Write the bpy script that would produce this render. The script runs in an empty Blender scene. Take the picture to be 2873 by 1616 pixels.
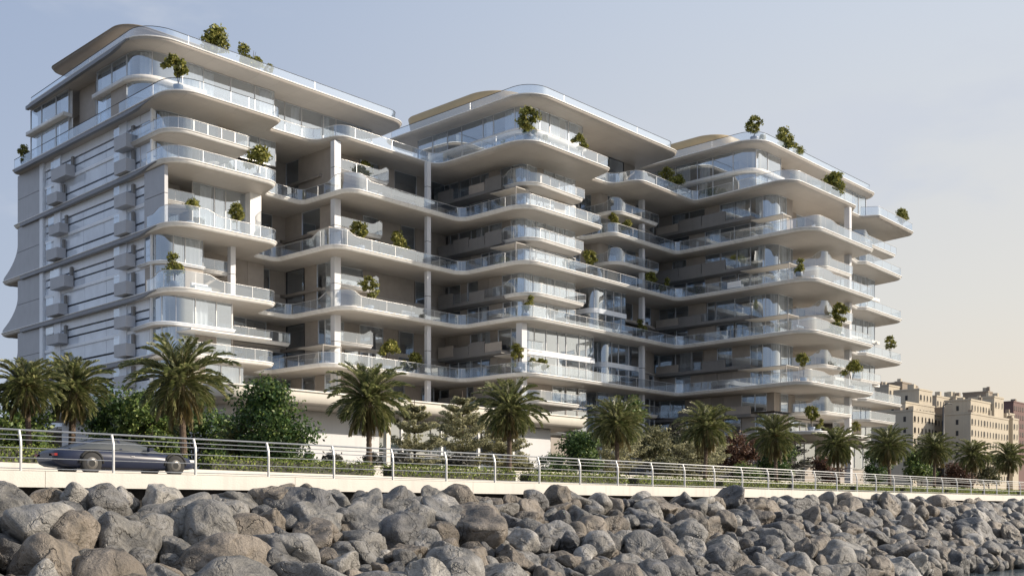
import bpy, bmesh, math, random
import numpy as np
from mathutils import Vector, Matrix, noise
C = bpy.context
col = C.scene.collection
R = math.radians
rnd = random.Random(7)

# ------------------------------------------------------------------ materials
def nodes_of(name):
    m = bpy.data.materials.new(name)
    m.use_nodes = True
    nt = m.node_tree
    nt.nodes.clear()
    out = nt.nodes.new('ShaderNodeOutputMaterial')
    return m, nt, out

def N(nt, typ, **kw):
    n = nt.nodes.new(typ)
    for k, v in kw.items():
        if k.startswith('i_'):
            key = k[2:]
            key = int(key) if key.isdigit() else key.replace('_', ' ')
            n.inputs[key].default_value = v
        else:
            setattr(n, k, v)
    return n

def c4(c):
    return (c[0], c[1], c[2], 1.0)

def surf(name, c, rough=0.6, var=0.12, scale=3.0, bump=0.0, bscale=20.0, metal=0.0, spec=0.4, streak=0.0, joints=0.0):
    """plain painted / plaster surface with uneven tone, a little bump and rain streaks"""
    m, nt, out = nodes_of(name)
    L = nt.links.new
    b = N(nt, 'ShaderNodeBsdfPrincipled')
    b.inputs['Roughness'].default_value = rough
    b.inputs['Metallic'].default_value = metal
    b.inputs['Specular IOR Level'].default_value = spec
    tc = N(nt, 'ShaderNodeTexCoord')
    nz = N(nt, 'ShaderNodeTexNoise', i_Scale=scale, i_Detail=6.0, i_Roughness=0.6)
    L(tc.outputs['Object'], nz.inputs['Vector'])
    ramp = N(nt, 'ShaderNodeValToRGB')
    ramp.color_ramp.elements[0].position = 0.3
    ramp.color_ramp.elements[1].position = 0.7
    ramp.color_ramp.elements[0].color = c4([x * (1 - var) for x in c])
    ramp.color_ramp.elements[1].color = c4([min(1, x * (1 + var * .6)) for x in c])
    L(nz.outputs['Fac'], ramp.inputs['Fac'])
    colout = ramp.outputs['Color']
    if streak > 0:
        mp = N(nt, 'ShaderNodeMapping')
        mp.inputs['Scale'].default_value = (1.3, 1.3, 0.06)
        L(tc.outputs['Object'], mp.inputs['Vector'])
        n2 = N(nt, 'ShaderNodeTexNoise', i_Scale=2.0, i_Detail=4.0)
        L(mp.outputs['Vector'], n2.inputs['Vector'])
        mr = N(nt, 'ShaderNodeMapRange')
        mr.inputs['From Min'].default_value = 0.5
        mr.inputs['From Max'].default_value = 0.75
        mr.inputs['To Min'].default_value = 1.0
        mr.inputs['To Max'].default_value = 1.0 - streak
        L(n2.outputs['Fac'], mr.inputs['Value'])
        mx = N(nt, 'ShaderNodeMix', data_type='RGBA', blend_type='MULTIPLY')
        mx.inputs[0].default_value = 1.0
        L(colout, mx.inputs[6])
        L(mr.outputs['Result'], mx.inputs[7])
        colout = mx.outputs[2]
    if joints > 0:
        br = N(nt, 'ShaderNodeTexBrick', i_Scale=1.0)
        br.offset = 0.0
        br.inputs['Mortar Size'].default_value = 0.012
        br.inputs['Brick Width'].default_value = joints; br.inputs['Row Height'].default_value = joints
        br.inputs['Color1'].default_value = (1, 1, 1, 1); br.inputs['Color2'].default_value = (.95, .95, .95, 1); br.inputs['Mortar'].default_value = (.66, .66, .66, 1)
        L(tc.outputs['Object'], br.inputs['Vector'])
        mj = N(nt, 'ShaderNodeMix', data_type='RGBA', blend_type='MULTIPLY'); mj.inputs[0].default_value = 1.0
        L(colout, mj.inputs[6]); L(br.outputs['Color'], mj.inputs[7]); colout = mj.outputs[2]
    L(colout, b.inputs['Base Color'])
    if bump > 0:
        n3 = N(nt, 'ShaderNodeTexNoise', i_Scale=bscale, i_Detail=4.0)
        L(tc.outputs['Object'], n3.inputs['Vector'])
        bp = N(nt, 'ShaderNodeBump')
        bp.inputs['Strength'].default_value = bump
        bp.inputs['Distance'].default_value = 0.03
        L(n3.outputs['Fac'], bp.inputs['Height'])
        L(bp.outputs['Normal'], b.inputs['Normal'])
    L(b.outputs['BSDF'], out.inputs['Surface'])
    return m

def glass(name, tint, diff, dcol, ior=1.5, gloss=1.0, grough=0.02, boost=0.0):
    """thin sheet of glass: see-through, with fresnel reflection and a faint milky body"""
    m, nt, out = nodes_of(name)
    L = nt.links.new
    tr = N(nt, 'ShaderNodeBsdfTransparent')
    tr.inputs['Color'].default_value = c4(tint)
    df = N(nt, 'ShaderNodeBsdfDiffuse')
    df.inputs['Color'].default_value = c4(dcol)
    tl = N(nt, 'ShaderNodeBsdfTranslucent')
    tl.inputs['Color'].default_value = c4(dcol)
    dd = N(nt, 'ShaderNodeMixShader')
    dd.inputs[0].default_value = 0.35
    L(df.outputs[0], dd.inputs[1]); L(tl.outputs[0], dd.inputs[2])
    gl = N(nt, 'ShaderNodeBsdfGlossy')
    gl.inputs['Roughness'].default_value = grough
    gl.inputs['Color'].default_value = (0.84, 0.92, 1.0, 1)
    tc = N(nt, 'ShaderNodeTexCoord')
    nz = N(nt, 'ShaderNodeTexNoise', i_Scale=0.35, i_Detail=1.0)
    L(tc.outputs['Object'], nz.inputs['Vector'])
    bp = N(nt, 'ShaderNodeBump')
    bp.inputs['Strength'].default_value = 0.12
    bp.inputs['Distance'].default_value = 0.1
    L(nz.outputs['Fac'], bp.inputs['Height'])
    L(bp.outputs['Normal'], gl.inputs['Normal'])
    m1 = N(nt, 'ShaderNodeMixShader')
    m1.inputs[0].default_value = diff
    L(tr.outputs[0], m1.inputs[1]); L(dd.outputs[0], m1.inputs[2])
    # two-sided schlick fresnel
    lw = N(nt, 'ShaderNodeLayerWeight')
    lw.inputs['Blend'].default_value = 0.5
    pw = N(nt, 'ShaderNodeMath', operation='POWER')
    pw.inputs[1].default_value = 2.6
    L(lw.outputs['Facing'], pw.inputs[0])
    f0 = ((ior - 1) / (ior + 1)) ** 2 * 2 + boost
    mr = N(nt, 'ShaderNodeMapRange')
    mr.inputs['To Min'].default_value = f0
    mr.inputs['To Max'].default_value = gloss
    L(pw.outputs[0], mr.inputs['Value'])
    m2 = N(nt, 'ShaderNodeMixShader')
    L(mr.outputs['Result'], m2.inputs[0])
    L(m1.outputs[0], m2.inputs[1]); L(gl.outputs[0], m2.inputs[2])
    L(m2.outputs[0], out.inputs['Surface'])
    return m

def leafmat(name, dark, mid, light, trans=0.3, rough=0.5):
    m, nt, out = nodes_of(name)
    L = nt.links.new
    g = N(nt, 'ShaderNodeNewGeometry')
    ramp = N(nt, 'ShaderNodeValToRGB')
    e = ramp.color_ramp.elements
    e[0].color = c4(dark); e[1].color = c4(light)
    k = e.new(0.55); k.color = c4(mid)
    L(g.outputs['Random Per Island'], ramp.inputs['Fac'])
    tc = N(nt, 'ShaderNodeTexCoord')
    nz = N(nt, 'ShaderNodeTexNoise', i_Scale=1.6, i_Detail=3.0)
    L(tc.outputs['Object'], nz.inputs['Vector'])
    mr = N(nt, 'ShaderNodeMapRange')
    mr.inputs['From Min'].default_value = 0.3; mr.inputs['From Max'].default_value = 0.7
    mr.inputs['To Min'].default_value = 0.6; mr.inputs['To Max'].default_value = 1.3
    L(nz.outputs['Fac'], mr.inputs['Value'])
    mx = N(nt, 'ShaderNodeMix', data_type='RGBA', blend_type='MULTIPLY')
    mx.inputs[0].default_value = 1.0
    L(ramp.outputs['Color'], mx.inputs[6]); L(mr.outputs['Result'], mx.inputs[7])
    b = N(nt, 'ShaderNodeBsdfPrincipled')
    b.inputs['Roughness'].default_value = rough
    b.inputs['Specular IOR Level'].default_value = 0.35
    L(mx.outputs[2], b.inputs['Base Color'])
    t = N(nt, 'ShaderNodeBsdfTranslucent')
    L(mx.outputs[2], t.inputs['Color'])
    ms = N(nt, 'ShaderNodeMixShader')
    ms.inputs[0].default_value = trans
    L(b.outputs[0], ms.inputs[1]); L(t.outputs[0], ms.inputs[2])
    L(ms.outputs[0], out.inputs['Surface'])
    return m

def rockmat(name, c, seed):
    m, nt, out = nodes_of(name)
    L = nt.links.new
    b = N(nt, 'ShaderNodeBsdfPrincipled')
    b.inputs['Roughness'].default_value = 0.43
    b.inputs['Specular IOR Level'].default_value = 0.6
    tc = N(nt, 'ShaderNodeTexCoord')
    oi = N(nt, 'ShaderNodeObjectInfo')
    off = N(nt, 'ShaderNodeVectorMath', operation='ADD')
    sc = N(nt, 'ShaderNodeVectorMath', operation='SCALE')
    sc.inputs['Scale'].default_value = 40.0
    cmb = N(nt, 'ShaderNodeCombineXYZ')
    L(oi.outputs['Random'], cmb.inputs[0]); L(oi.outputs['Random'], cmb.inputs[1])
    cmb.inputs[2].default_value = seed
    L(cmb.outputs[0], sc.inputs[0])
    L(tc.outputs['Object'], off.inputs[0]); L(sc.outputs[0], off.inputs[1])
    V = off.outputs[0]
    # large weathering patches
    n1 = N(nt, 'ShaderNodeTexNoise', i_Scale=1.3, i_Detail=8.0, i_Roughness=0.62, i_Distortion=0.6)
    L(V, n1.inputs['Vector'])
    r1 = N(nt, 'ShaderNodeValToRGB')
    e = r1.color_ramp.elements
    e[0].position = 0.36; e[0].color = c4([x * .42 for x in c])
    e[1].position = 0.66; e[1].color = c4([min(1, x * 1.4) for x in c])
    k = e.new(0.47); k.color = c4([c[0] * .92, c[1] * .9, c[2] * .85])
    k = e.new(0.52); k.color = c4([c[0] * 1.08, c[1] * 1.05, c[2] * 1.0])
    L(n1.outputs['Fac'], r1.inputs['Fac'])
    # fine grain
    n2 = N(nt, 'ShaderNodeTexNoise', i_Scale=14.0, i_Detail=5.0, i_Roughness=0.7)
    L(V, n2.inputs['Vector'])
    mr = N(nt, 'ShaderNodeMapRange')
    mr.inputs['From Min'].default_value = 0.3; mr.inputs['From Max'].default_value = 0.7
    mr.inputs['To Min'].default_value = 0.72; mr.inputs['To Max'].default_value = 1.25
    L(n2.outputs['Fac'], mr.inputs['Value'])
    mx = N(nt, 'ShaderNodeMix', data_type='RGBA', blend_type='MULTIPLY')
    mx.inputs[0].default_value = 1.0
    L(r1.outputs['Color'], mx.inputs[6]); L(mr.outputs['Result'], mx.inputs[7])
    # cracks: warped voronoi edges
    wv = N(nt, 'ShaderNodeVectorMath', operation='ADD')
    nw = N(nt, 'ShaderNodeTexNoise', i_Scale=2.2, i_Detail=4.0)
    L(V, nw.inputs['Vector'])
    L(V, wv.inputs[0]); L(nw.outputs['Color'], wv.inputs[1])
    vo = N(nt, 'ShaderNodeTexVoronoi', feature='DISTANCE_TO_EDGE', i_Scale=0.9)
    L(wv.outputs[0], vo.inputs['Vector'])
    cr = N(nt, 'ShaderNodeMapRange')
    cr.inputs['From Min'].default_value = 0.0; cr.inputs['From Max'].default_value = 0.035
    L(vo.outputs['Distance'], cr.inputs['Value'])
    # only some cracks show
    gate = N(nt, 'ShaderNodeMapRange')
    gate.inputs['From Min'].default_value = 0.42; gate.inputs['From Max'].default_value = 0.58
    L(nw.outputs['Fac'], gate.inputs['Value'])
    mxc = N(nt, 'ShaderNodeMath', operation='MAXIMUM')
    L(cr.outputs['Result'], mxc.inputs[0]); L(gate.outputs['Result'], mxc.inputs[1])
    dk = N(nt, 'ShaderNodeMix', data_type='RGBA', blend_type='MULTIPLY')
    dk.inputs[0].default_value = 0.4
    L(mx.outputs[2], dk.inputs[6]); L(mxc.outputs[0], dk.inputs[7])
    # object to object tone
    tn = N(nt, 'ShaderNodeMapRange')
    tn.inputs['To Min'].default_value = 0.8; tn.inputs['To Max'].default_value = 1.2
    L(oi.outputs['Random'], tn.inputs['Value'])
    fin = N(nt, 'ShaderNodeMix', data_type='RGBA', blend_type='MULTIPLY')
    fin.inputs[0].default_value = 1.0
    L(dk.outputs[2], fin.inputs[6]); L(tn.outputs['Result'], fin.inputs[7])
    L(fin.outputs[2], b.inputs['Base Color'])
    # relief
    h = N(nt, 'ShaderNodeMath', operation='MULTIPLY_ADD')
    h.inputs[1].default_value = 0.35
    L(n2.outputs['Fac'], h.inputs[0]); L(n1.outputs['Fac'], h.inputs[2])
    h2 = N(nt, 'ShaderNodeMath', operation='MULTIPLY_ADD')
    h2.inputs[1].default_value = 0.3
    L(mxc.outputs[0], h2.inputs[0]); L(h.outputs[0], h2.inputs[2])
    bp = N(nt, 'ShaderNodeBump')
    bp.inputs['Strength'].default_value = 1.0
    bp.inputs['Distance'].default_value = 0.18
    L(h2.outputs[0], bp.inputs['Height'])
    L(bp.outputs['Normal'], b.inputs['Normal'])
    L(b.outputs['BSDF'], out.inputs['Surface'])
    return m

M = {}
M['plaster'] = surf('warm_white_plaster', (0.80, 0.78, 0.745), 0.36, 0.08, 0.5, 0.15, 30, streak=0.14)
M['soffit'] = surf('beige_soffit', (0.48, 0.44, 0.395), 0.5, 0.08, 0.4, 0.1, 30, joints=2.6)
M['wall'] = surf('beige_render', (0.345, 0.305, 0.265), 0.7, 0.1, 0.8, 0.2, 25, streak=0.1)
M['panel'] = surf('beige_panel', (0.39, 0.345, 0.30), 0.5, 0.10, 1.2, 0.1, 20)
M['greypanel'] = surf('grey_cladding', (0.46, 0.465, 0.485), 0.45, 0.06, 0.8, 0.1, 30, streak=0.06)
M['parapet'] = surf('grey_parapet', (0.21, 0.20, 0.19), 0.6, 0.08, 1.0, 0.1, 25, streak=0.1)
M['column'] = surf('white_column', (0.66, 0.66, 0.67), 0.3, 0.04, 1.0, streak=.05)
M['white'] = surf('white_paint', (0.80, 0.80, 0.79), 0.35, 0.04, 2.0)
M['whiteband'] = surf('white_band', (0.86, 0.89, 0.93), 0.3, 0.05, 1.0, streak=0.06)
M['dark'] = surf('dark_metal', (0.035, 0.036, 0.04), 0.4, 0.2, 3.0)
M['darkroom'] = surf('dark_interior', (0.075, 0.068, 0.06), 0.8, 0.3, 0.7)
M['interior'] = surf('interior_wall', (0.31, 0.275, 0.24), 0.8, 0.2, 0.35)
M['gold'] = surf('tan_metal_cladding', (0.45, 0.345, 0.20), 0.5, 0.06, 0.6)
M['edge'] = surf('slab_shade_grey', (0.215, 0.22, 0.24), 0.35, 0.08, 0.6, streak=.1)  # dark grey that paints in the shade on the left slab edges
M['pergola'] = surf('pergola_frame', (0.42, 0.39, 0.35), 0.5, 0.08, 1.0)
M['bronze'] = surf('dark_bronze_soffit', (0.25, 0.215, 0.18), 0.5, 0.06, 0.6)
M['railpaint'] = surf('rail_paint', (0.60, 0.60, 0.585), 0.4, 0.12, 6.0, metal=0.2)
M['steel'] = surf('brushed_steel', (0.62, 0.61, 0.60), 0.32, 0.05, 4.0, metal=0.5)
M['curtain'] = surf('white_curtain', (0.88, 0.86, 0.83), 0.9, 0.06, 2.0)
M['glass'] = glass('window_glass', (0.74, 0.79, 0.84), 0.07, (0.56, 0.69, 0.88), 1.6, 0.97, boost=0.30)
M['rail_glass'] = glass('balustrade_glass', (0.85, 0.89, 0.92), 0.08, (0.56, 0.67, 0.84), 1.5, 0.95, boost=0.16)
M['pale_glass'] = surf('pale_facade_glass', (0.70, 0.76, 0.84), 0.06, 0.16, 0.35, spec=1.0)
M['cream'] = surf('cream_concrete', (0.66, 0.625, 0.565), 0.7, 0.05, 0.5, 0.25, 18, streak=0.12)
M['podium'] = surf('podium_plaster', (0.74, 0.70, 0.62), 0.6, 0.04, 0.5, 0.15, 20, streak=0.06)
M['podwall'] = surf('podium_white_wall', (0.66, 0.66, 0.665), 0.6, 0.05, 0.5, 0.15, 20, streak=0.06)
M['pot'] = surf('blue_grey_pot', (0.30, 0.35, 0.43), 0.35, 0.08, 3.0)
M['bark'] = surf('bark', (0.10, 0.075, 0.055), 0.9, 0.4, 12.0, 0.8, 30)
M['palmbark'] = surf('palm_bark', (0.12, 0.085, 0.06), 0.9, 0.5, 16.0, 0.9, 24)
M['leaf'] = leafmat('dark_leaf', (0.025, 0.054, 0.018), (0.075, 0.139, 0.039), (0.213, 0.276, 0.075))
M['leaf2'] = leafmat('mid_leaf', (0.046, 0.080, 0.023), (0.125, 0.194, 0.050), (0.296, 0.342, 0.102))
M['leafpot'] = leafmat('terrace_leaf', (0.069, 0.081, 0.023), (0.230, 0.241, 0.051), (0.483, 0.437, 0.115))
M['leaffeather'] = leafmat('feathery_leaf', (0.22, 0.22, 0.12), (0.38, 0.37, 0.22), (0.55, 0.52, 0.33), trans=0.55)
M['leafolive'] = leafmat('olive_leaf', (0.09, 0.095, 0.05), (0.20, 0.20, 0.105), (0.36, 0.34, 0.19), trans=0.4)
M['leafred'] = leafmat('red_brown_leaf', (0.048, 0.024, 0.016), (0.136, 0.072, 0.045), (0.240, 0.136, 0.088))
M['leafdry'] = leafmat('dark_dry_leaf', (0.032, 0.032, 0.026), (0.072, 0.072, 0.056), (0.128, 0.120, 0.096))
M['hedge'] = leafmat('hedge_leaf', (0.088, 0.138, 0.025), (0.200, 0.263, 0.050), (0.400, 0.425, 0.112))
M['palm'] = leafmat('palm_frond', (0.055, 0.075, 0.025), (0.14, 0.16, 0.055), (0.34, 0.33, 0.15), trans=0.25, rough=0.4)
M['palmdry'] = leafmat('dry_palm_frond', (0.117, 0.098, 0.039), (0.221, 0.182, 0.078), (0.338, 0.273, 0.130), trans=0.2)
M['ground'] = surf('garden_soil', (0.10, 0.085, 0.06), 0.9, 0.3, 2.0, 0.4, 10)
M['road'] = surf('promenade_paving', (0.42, 0.39, 0.34), 0.8, 0.08, 1.0, 0.2, 30)
M['rubble'] = surf('dark_gravel', (0.035, 0.032, 0.029), 0.95, 0.4, 3.0, 0.9, 10)
M['car'] = surf('dark_blue_car_paint', (0.016, 0.022, 0.048), 0.25, 0.05, 2.0, spec=0.5)
M['carglass'] = surf('car_glass', (0.06, 0.065, 0.065), 0.04, 0.05, 2.0, spec=1.0)
M['tyre'] = surf('tyre_rubber', (0.03, 0.03, 0.03), 0.8, 0.1, 5.0)
M['rim'] = surf('alloy_rim', (0.20, 0.19, 0.175), 0.35, 0.05, 5.0, metal=0.5)
M['lamp'] = surf('clear_lamp', (0.75, 0.75, 0.75), 0.15, 0.05, 5.0)
M['redlamp'] = surf('red_lamp', (0.25, 0.02, 0.02), 0.2, 0.05, 5.0)
M['sand'] = surf('sand_render', (0.48, 0.425, 0.335), 0.85, 0.08, 0.12, 0.1, 4, streak=0.1)
M['sand2'] = surf('brown_render', (0.27, 0.225, 0.18), 0.85, 0.08, 0.12, 0.1, 4)
M['maroon'] = surf('maroon_render', (0.17, 0.105, 0.095), 0.85, 0.08, 0.12)
M['winhole'] = surf('dark_window', (0.022, 0.02, 0.02), 0.3, 0.2, 1.0)
M['stone'] = [rockmat('grey_stone', (0.185, 0.18, 0.172), 1.0), rockmat('pale_stone', (0.31, 0.30, 0.285), 5.0),
              rockmat('brown_stone', (0.172, 0.148, 0.122), 9.0), rockmat('dark_stone', (0.11, 0.11, 0.113), 13.0)]

# ------------------------------------------------------------------ mesh builder
class MB:
    def __init__(s):
        s.v = []; s.f = []; s.mi = []; s.sm = []
    def face(s, idx, mi=0, sm=False):
        s.f.append(tuple(idx)); s.mi.append(mi); s.sm.append(sm)
    def quad(s, a, b, c, d, mi=0, sm=False):
        n = len(s.v); s.v += [tuple(a), tuple(b), tuple(c), tuple(d)]
        s.face((n, n + 1, n + 2, n + 3), mi, sm)
    def box(s, x0, y0, z0, x1, y1, z1, mi=0, bev=0.0):
        n = len(s.v)
        s.v += [(x0, y0, z0), (x1, y0, z0), (x1, y1, z0), (x0, y1, z0), (x0, y0, z1), (x1, y0, z1), (x1, y1, z1), (x0, y1, z1)]
        for q in ((3, 2, 1, 0), (4, 5, 6, 7), (0, 1, 5, 4), (1, 2, 6, 5), (2, 3, 7, 6), (3, 0, 4, 7)):
            s.face([n + k for k in q], mi)
    def tube(s, pts, rad, n=8, mi=0, sm=True, caps=True):
        rings = []
        P = [Vector(p) for p in pts]
        for i, p in enumerate(P):
            t = (P[min(i + 1, len(P) - 1)] - P[max(i - 1, 0)])
            if t.length < 1e-9: t = Vector((0, 0, 1))
            t.normalize()
            up = Vector((0, 0, 1)) if abs(t.z) < 0.95 else Vector((1, 0, 0))
            a = t.cross(up).normalized(); b = a.cross(t).normalized()
            r = rad[i] if isinstance(rad, (list, tuple)) else rad
            k0 = len(s.v)
            for k in range(n):
                an = 2 * math.pi * k / n
                q = p + a * (math.cos(an) * r) + b * (math.sin(an) * r)
                s.v.append(tuple(q))
            rings.append(k0)
        for i in range(len(rings) - 1):
            a0, b0 = rings[i], rings[i + 1]
            for k in range(n):
                k2 = (k + 1) % n
                s.face((a0 + k, a0 + k2, b0 + k2, b0 + k), mi, sm)
        if caps:
            s.face([rings[0] + k for k in range(n)][::-1], mi)
            s.face([rings[-1] + k for k in range(n)], mi)
    def lathe(s, prof, cx=0, cy=0, cz=0, n=16, mi=0, sm=True):
        rings = []
        for r, z in prof:
            k0 = len(s.v)
            for k in range(n):
                a = 2 * math.pi * k / n
                s.v.append((cx + r * math.cos(a), cy + r * math.sin(a), cz + z))
            rings.append(k0)
        for i in range(len(rings) - 1):
            a0, b0 = rings[i], rings[i + 1]
            for k in range(n):
                k2 = (k + 1) % n
                s.face((a0 + k, a0 + k2, b0 + k2, b0 + k), mi, sm)
        s.face([rings[-1] + k for k in range(n)], mi)
        s.face([rings[0] + k for k in range(n)][::-1], mi)
    def strip(s, pts, z0, z1, mi=0, sm=False):
        """vertical sheet along pts; z0/z1 numbers or lists"""
        n = len(s.v)
        for i, p in enumerate(pts):
            a = z0[i] if isinstance(z0, list) else z0
            b = z1[i] if isinstance(z1, list) else z1
            s.v.append((p[0], p[1], a)); s.v.append((p[0], p[1], b))
        for i in range(len(pts) - 1):
            k = n + 2 * i
            s.face((k, k + 2, k + 3, k + 1), mi, sm)
    def bar(s, pts, z0, z1, o0, o1, mi=0, sm=False):
        """solid bar along a plan path, between offsets o0 (inner) and o1 (outer)"""
        A = offs(pts, o1); B = offs(pts, o0)
        n = len(s.v); m = len(pts)
        for i in range(m):
            a = z0[i] if isinstance(z0, list) else z0
            b = z1[i] if isinstance(z1, list) else z1
            s.v += [(A[i][0], A[i][1], a), (A[i][0], A[i][1], b), (B[i][0], B[i][1], b), (B[i][0], B[i][1], a)]
        for i in range(m - 1):
            k = n + 4 * i
            for j in range(4):
                j2 = (j + 1) % 4
                s.face((k + j, k + 4 + j, k + 4 + j2, k + j2), mi, sm)
        s.face((n, n + 1, n + 2, n + 3), mi); e = n + 4 * (m - 1)
        s.face((e + 3, e + 2, e + 1, e), mi)
    def build(s, name, mats, parent=None, kind=None, loc=None):
        me = bpy.data.meshes.new(name)
        me.from_pydata(s.v, [], s.f)
        for m in (mats if isinstance(mats, (list, tuple)) else [mats]):
            me.materials.append(m)
        me.polygons.foreach_set('material_index', s.mi)
        me.polygons.foreach_set('use_smooth', s.sm)
        me.update()
        o = bpy.data.objects.new(name, me)
        col.objects.link(o)
        if parent: o.parent = parent
        if kind: o['kind'] = kind
        if loc: o.location = loc
        return o

def thing(name, label, cat, loc=(0, 0, 0), group=None, rz=0.0):
    o = bpy.data.objects.new(name, None)
    col.objects.link(o)
    o.location = loc; o.rotation_euler = (0, 0, rz)
    o.empty_display_size = 0.3
    tag(o, label, cat, group)
    return o

def tag(o, label, cat, group=None):
    o['label'] = label; o['category'] = cat
    if group: o['group'] = group
    return o

def copy_tree(o, parent=None):
    c = o.copy(); col.objects.link(c)
    if parent: c.parent = parent
    for ch in list(o.children):
        copy_tree(ch, c)
    return c

# ------------------------------------------------------------------ plan helpers
def arc3(p0, p1, p2, r, n=7):
    a = Vector(p0[:2]) - Vector(p1[:2]); b = Vector(p2[:2]) - Vector(p1[:2])
    la, lb = a.length, b.length
    a.normalize(); b.normalize()
    ang = a.angle(b)
    t = r / math.tan(ang / 2)
    lim = 0.49 * min(la, lb)
    if t > lim:
        t = lim; r = t * math.tan(ang / 2)
    P = Vector(p1[:2])
    s, e = P + a * t, P + b * t
    cen = P + (a + b).normalized() * (r / math.sin(ang / 2))
    v0, v1 = s - cen, e - cen
    th = math.atan2(v0.x * v1.y - v0.y * v1.x, v0.dot(v1))
    out = []
    for i in range(n + 1):
        w = th * i / n
        cw, sw = math.cos(w), math.sin(w)
        out.append((cen.x + v0.x * cw - v0.y * sw, cen.y + v0.x * sw + v0.y * cw))
    return out

def fillet(pts, closed=True, n=7):
    out = []; m = len(pts)
    for i, p in enumerate(pts):
        r = p[2] if len(p) > 2 else 0
        if r <= 0 or (not closed and i in (0, m - 1)):
            out.append((p[0], p[1])); continue
        out += arc3(pts[(i - 1) % m], p, pts[(i + 1) % m], r, n)
    return out

def offs(pts, d, closed=False):
    """offset to the outward (right hand) side"""
    out = []; m = len(pts)
    for i in range(m):
        p = Vector(pts[i])
        if closed:
            a, b = Vector(pts[i - 1]), Vector(pts[(i + 1) % m])
        else:
            a, b = Vector(pts[max(i - 1, 0)]), Vector(pts[min(i + 1, m - 1)])
        d1, d2 = p - a, b - p
        if d1.length < 1e-7: d1 = d2
        if d2.length < 1e-7: d2 = d1
        if d1.length < 1e-7:
            out.append(tuple(p)); continue
        d1 = d1.normalized(); d2 = d2.normalized()
        n1 = Vector((d1.y, -d1.x)); n2 = Vector((d2.y, -d2.x))
        nn = n1 + n2
        if nn.length < 1e-6: nn = n1
        nn.normalize()
        k = max(0.45, nn.dot(n1))
        out.append((p.x + nn.x * d / k, p.y + nn.y * d / k))
    return out

class Path:
    def __init__(s, pts):
        s.p = [pts[0]]
        for q in pts[1:]:
            if (q[0] - s.p[-1][0]) ** 2 + (q[1] - s.p[-1][1]) ** 2 > 1e-8: s.p.append(q)
        s.c = [0.0]
        for a, b in zip(s.p, s.p[1:]):
            s.c.append(s.c[-1] + math.hypot(b[0] - a[0], b[1] - a[1]))
        s.L = s.c[-1]
    def at(s, t):
        t = min(max(t, 0), s.L)
        for i in range(len(s.c) - 1):
            if t <= s.c[i + 1] + 1e-9:
                u = (t - s.c[i]) / (s.c[i + 1] - s.c[i])
                a, b = s.p[i], s.p[i + 1]
                return (a[0] + (b[0] - a[0]) * u, a[1] + (b[1] - a[1]) * u)
        return s.p[-1]
    def sub(s, a, b, step=None):
        ts = [a] + [t for t in s.c if a + 1e-4 < t < b - 1e-4] + [b]
        if step:
            n = max(1, int(math.ceil((b - a) / step)))
            ts = sorted(set(ts + [a + (b - a) * i / n for i in range(n + 1)]))
        out = []
        for t in ts:
            q = s.at(t)
            if not out or (q[0] - out[-1][0]) ** 2 + (q[1] - out[-1][1]) ** 2 > 1e-8: out.append(q)
        return out
# ------------------------------------------------------------------ the apartment building
EYE = 0.0                                  # heights below are measured from the camera's eye level
HZ = dict(R=44.3, A=38.3, B=32.3, C=26.3, D=20.3, E=14.3, F=8.6)
T = 0.27                                   # half the slab thickness
bld = thing('apartment_building', 'terraced white apartment building with rounded balconies, glass balustrades and potted trees on its terraces',
            'apartment building', (100, 95, 1.2))
BL = Vector((100, 95, 1.2))
def own(o, p=None):
    o.parent = p or bld
    if p is None: o.location = -BL
    return o

def slab(name, pts, h, t=T, mat=None, soff=None, n=8, thin=False):
    P = fillet(pts, True, n)
    mb = MB()
    lipz = h + t - (0.15 if t > .25 else 0.12)
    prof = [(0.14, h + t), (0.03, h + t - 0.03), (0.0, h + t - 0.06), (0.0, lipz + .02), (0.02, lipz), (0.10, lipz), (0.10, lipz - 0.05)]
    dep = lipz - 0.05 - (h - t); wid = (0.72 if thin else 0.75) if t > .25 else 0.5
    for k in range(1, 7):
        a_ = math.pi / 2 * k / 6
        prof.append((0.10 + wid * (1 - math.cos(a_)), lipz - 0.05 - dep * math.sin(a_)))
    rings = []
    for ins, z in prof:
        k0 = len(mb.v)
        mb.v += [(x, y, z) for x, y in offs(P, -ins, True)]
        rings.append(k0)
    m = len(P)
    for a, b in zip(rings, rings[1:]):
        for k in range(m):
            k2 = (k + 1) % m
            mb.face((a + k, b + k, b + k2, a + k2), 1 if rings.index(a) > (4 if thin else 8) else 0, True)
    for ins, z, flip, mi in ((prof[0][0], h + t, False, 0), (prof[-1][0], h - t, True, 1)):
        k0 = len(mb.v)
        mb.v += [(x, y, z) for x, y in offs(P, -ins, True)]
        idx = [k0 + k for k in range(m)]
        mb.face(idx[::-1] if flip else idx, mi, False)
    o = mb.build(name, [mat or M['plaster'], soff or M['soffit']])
    return own(o)

CAMD = Vector((0.7278, 0.6858))
capped = {}
def reg(name, cen, area, fn):
    capped.setdefault(name, []).append((area / max(1.0, cen[0] ** 2 + cen[1] ** 2), fn))

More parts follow.
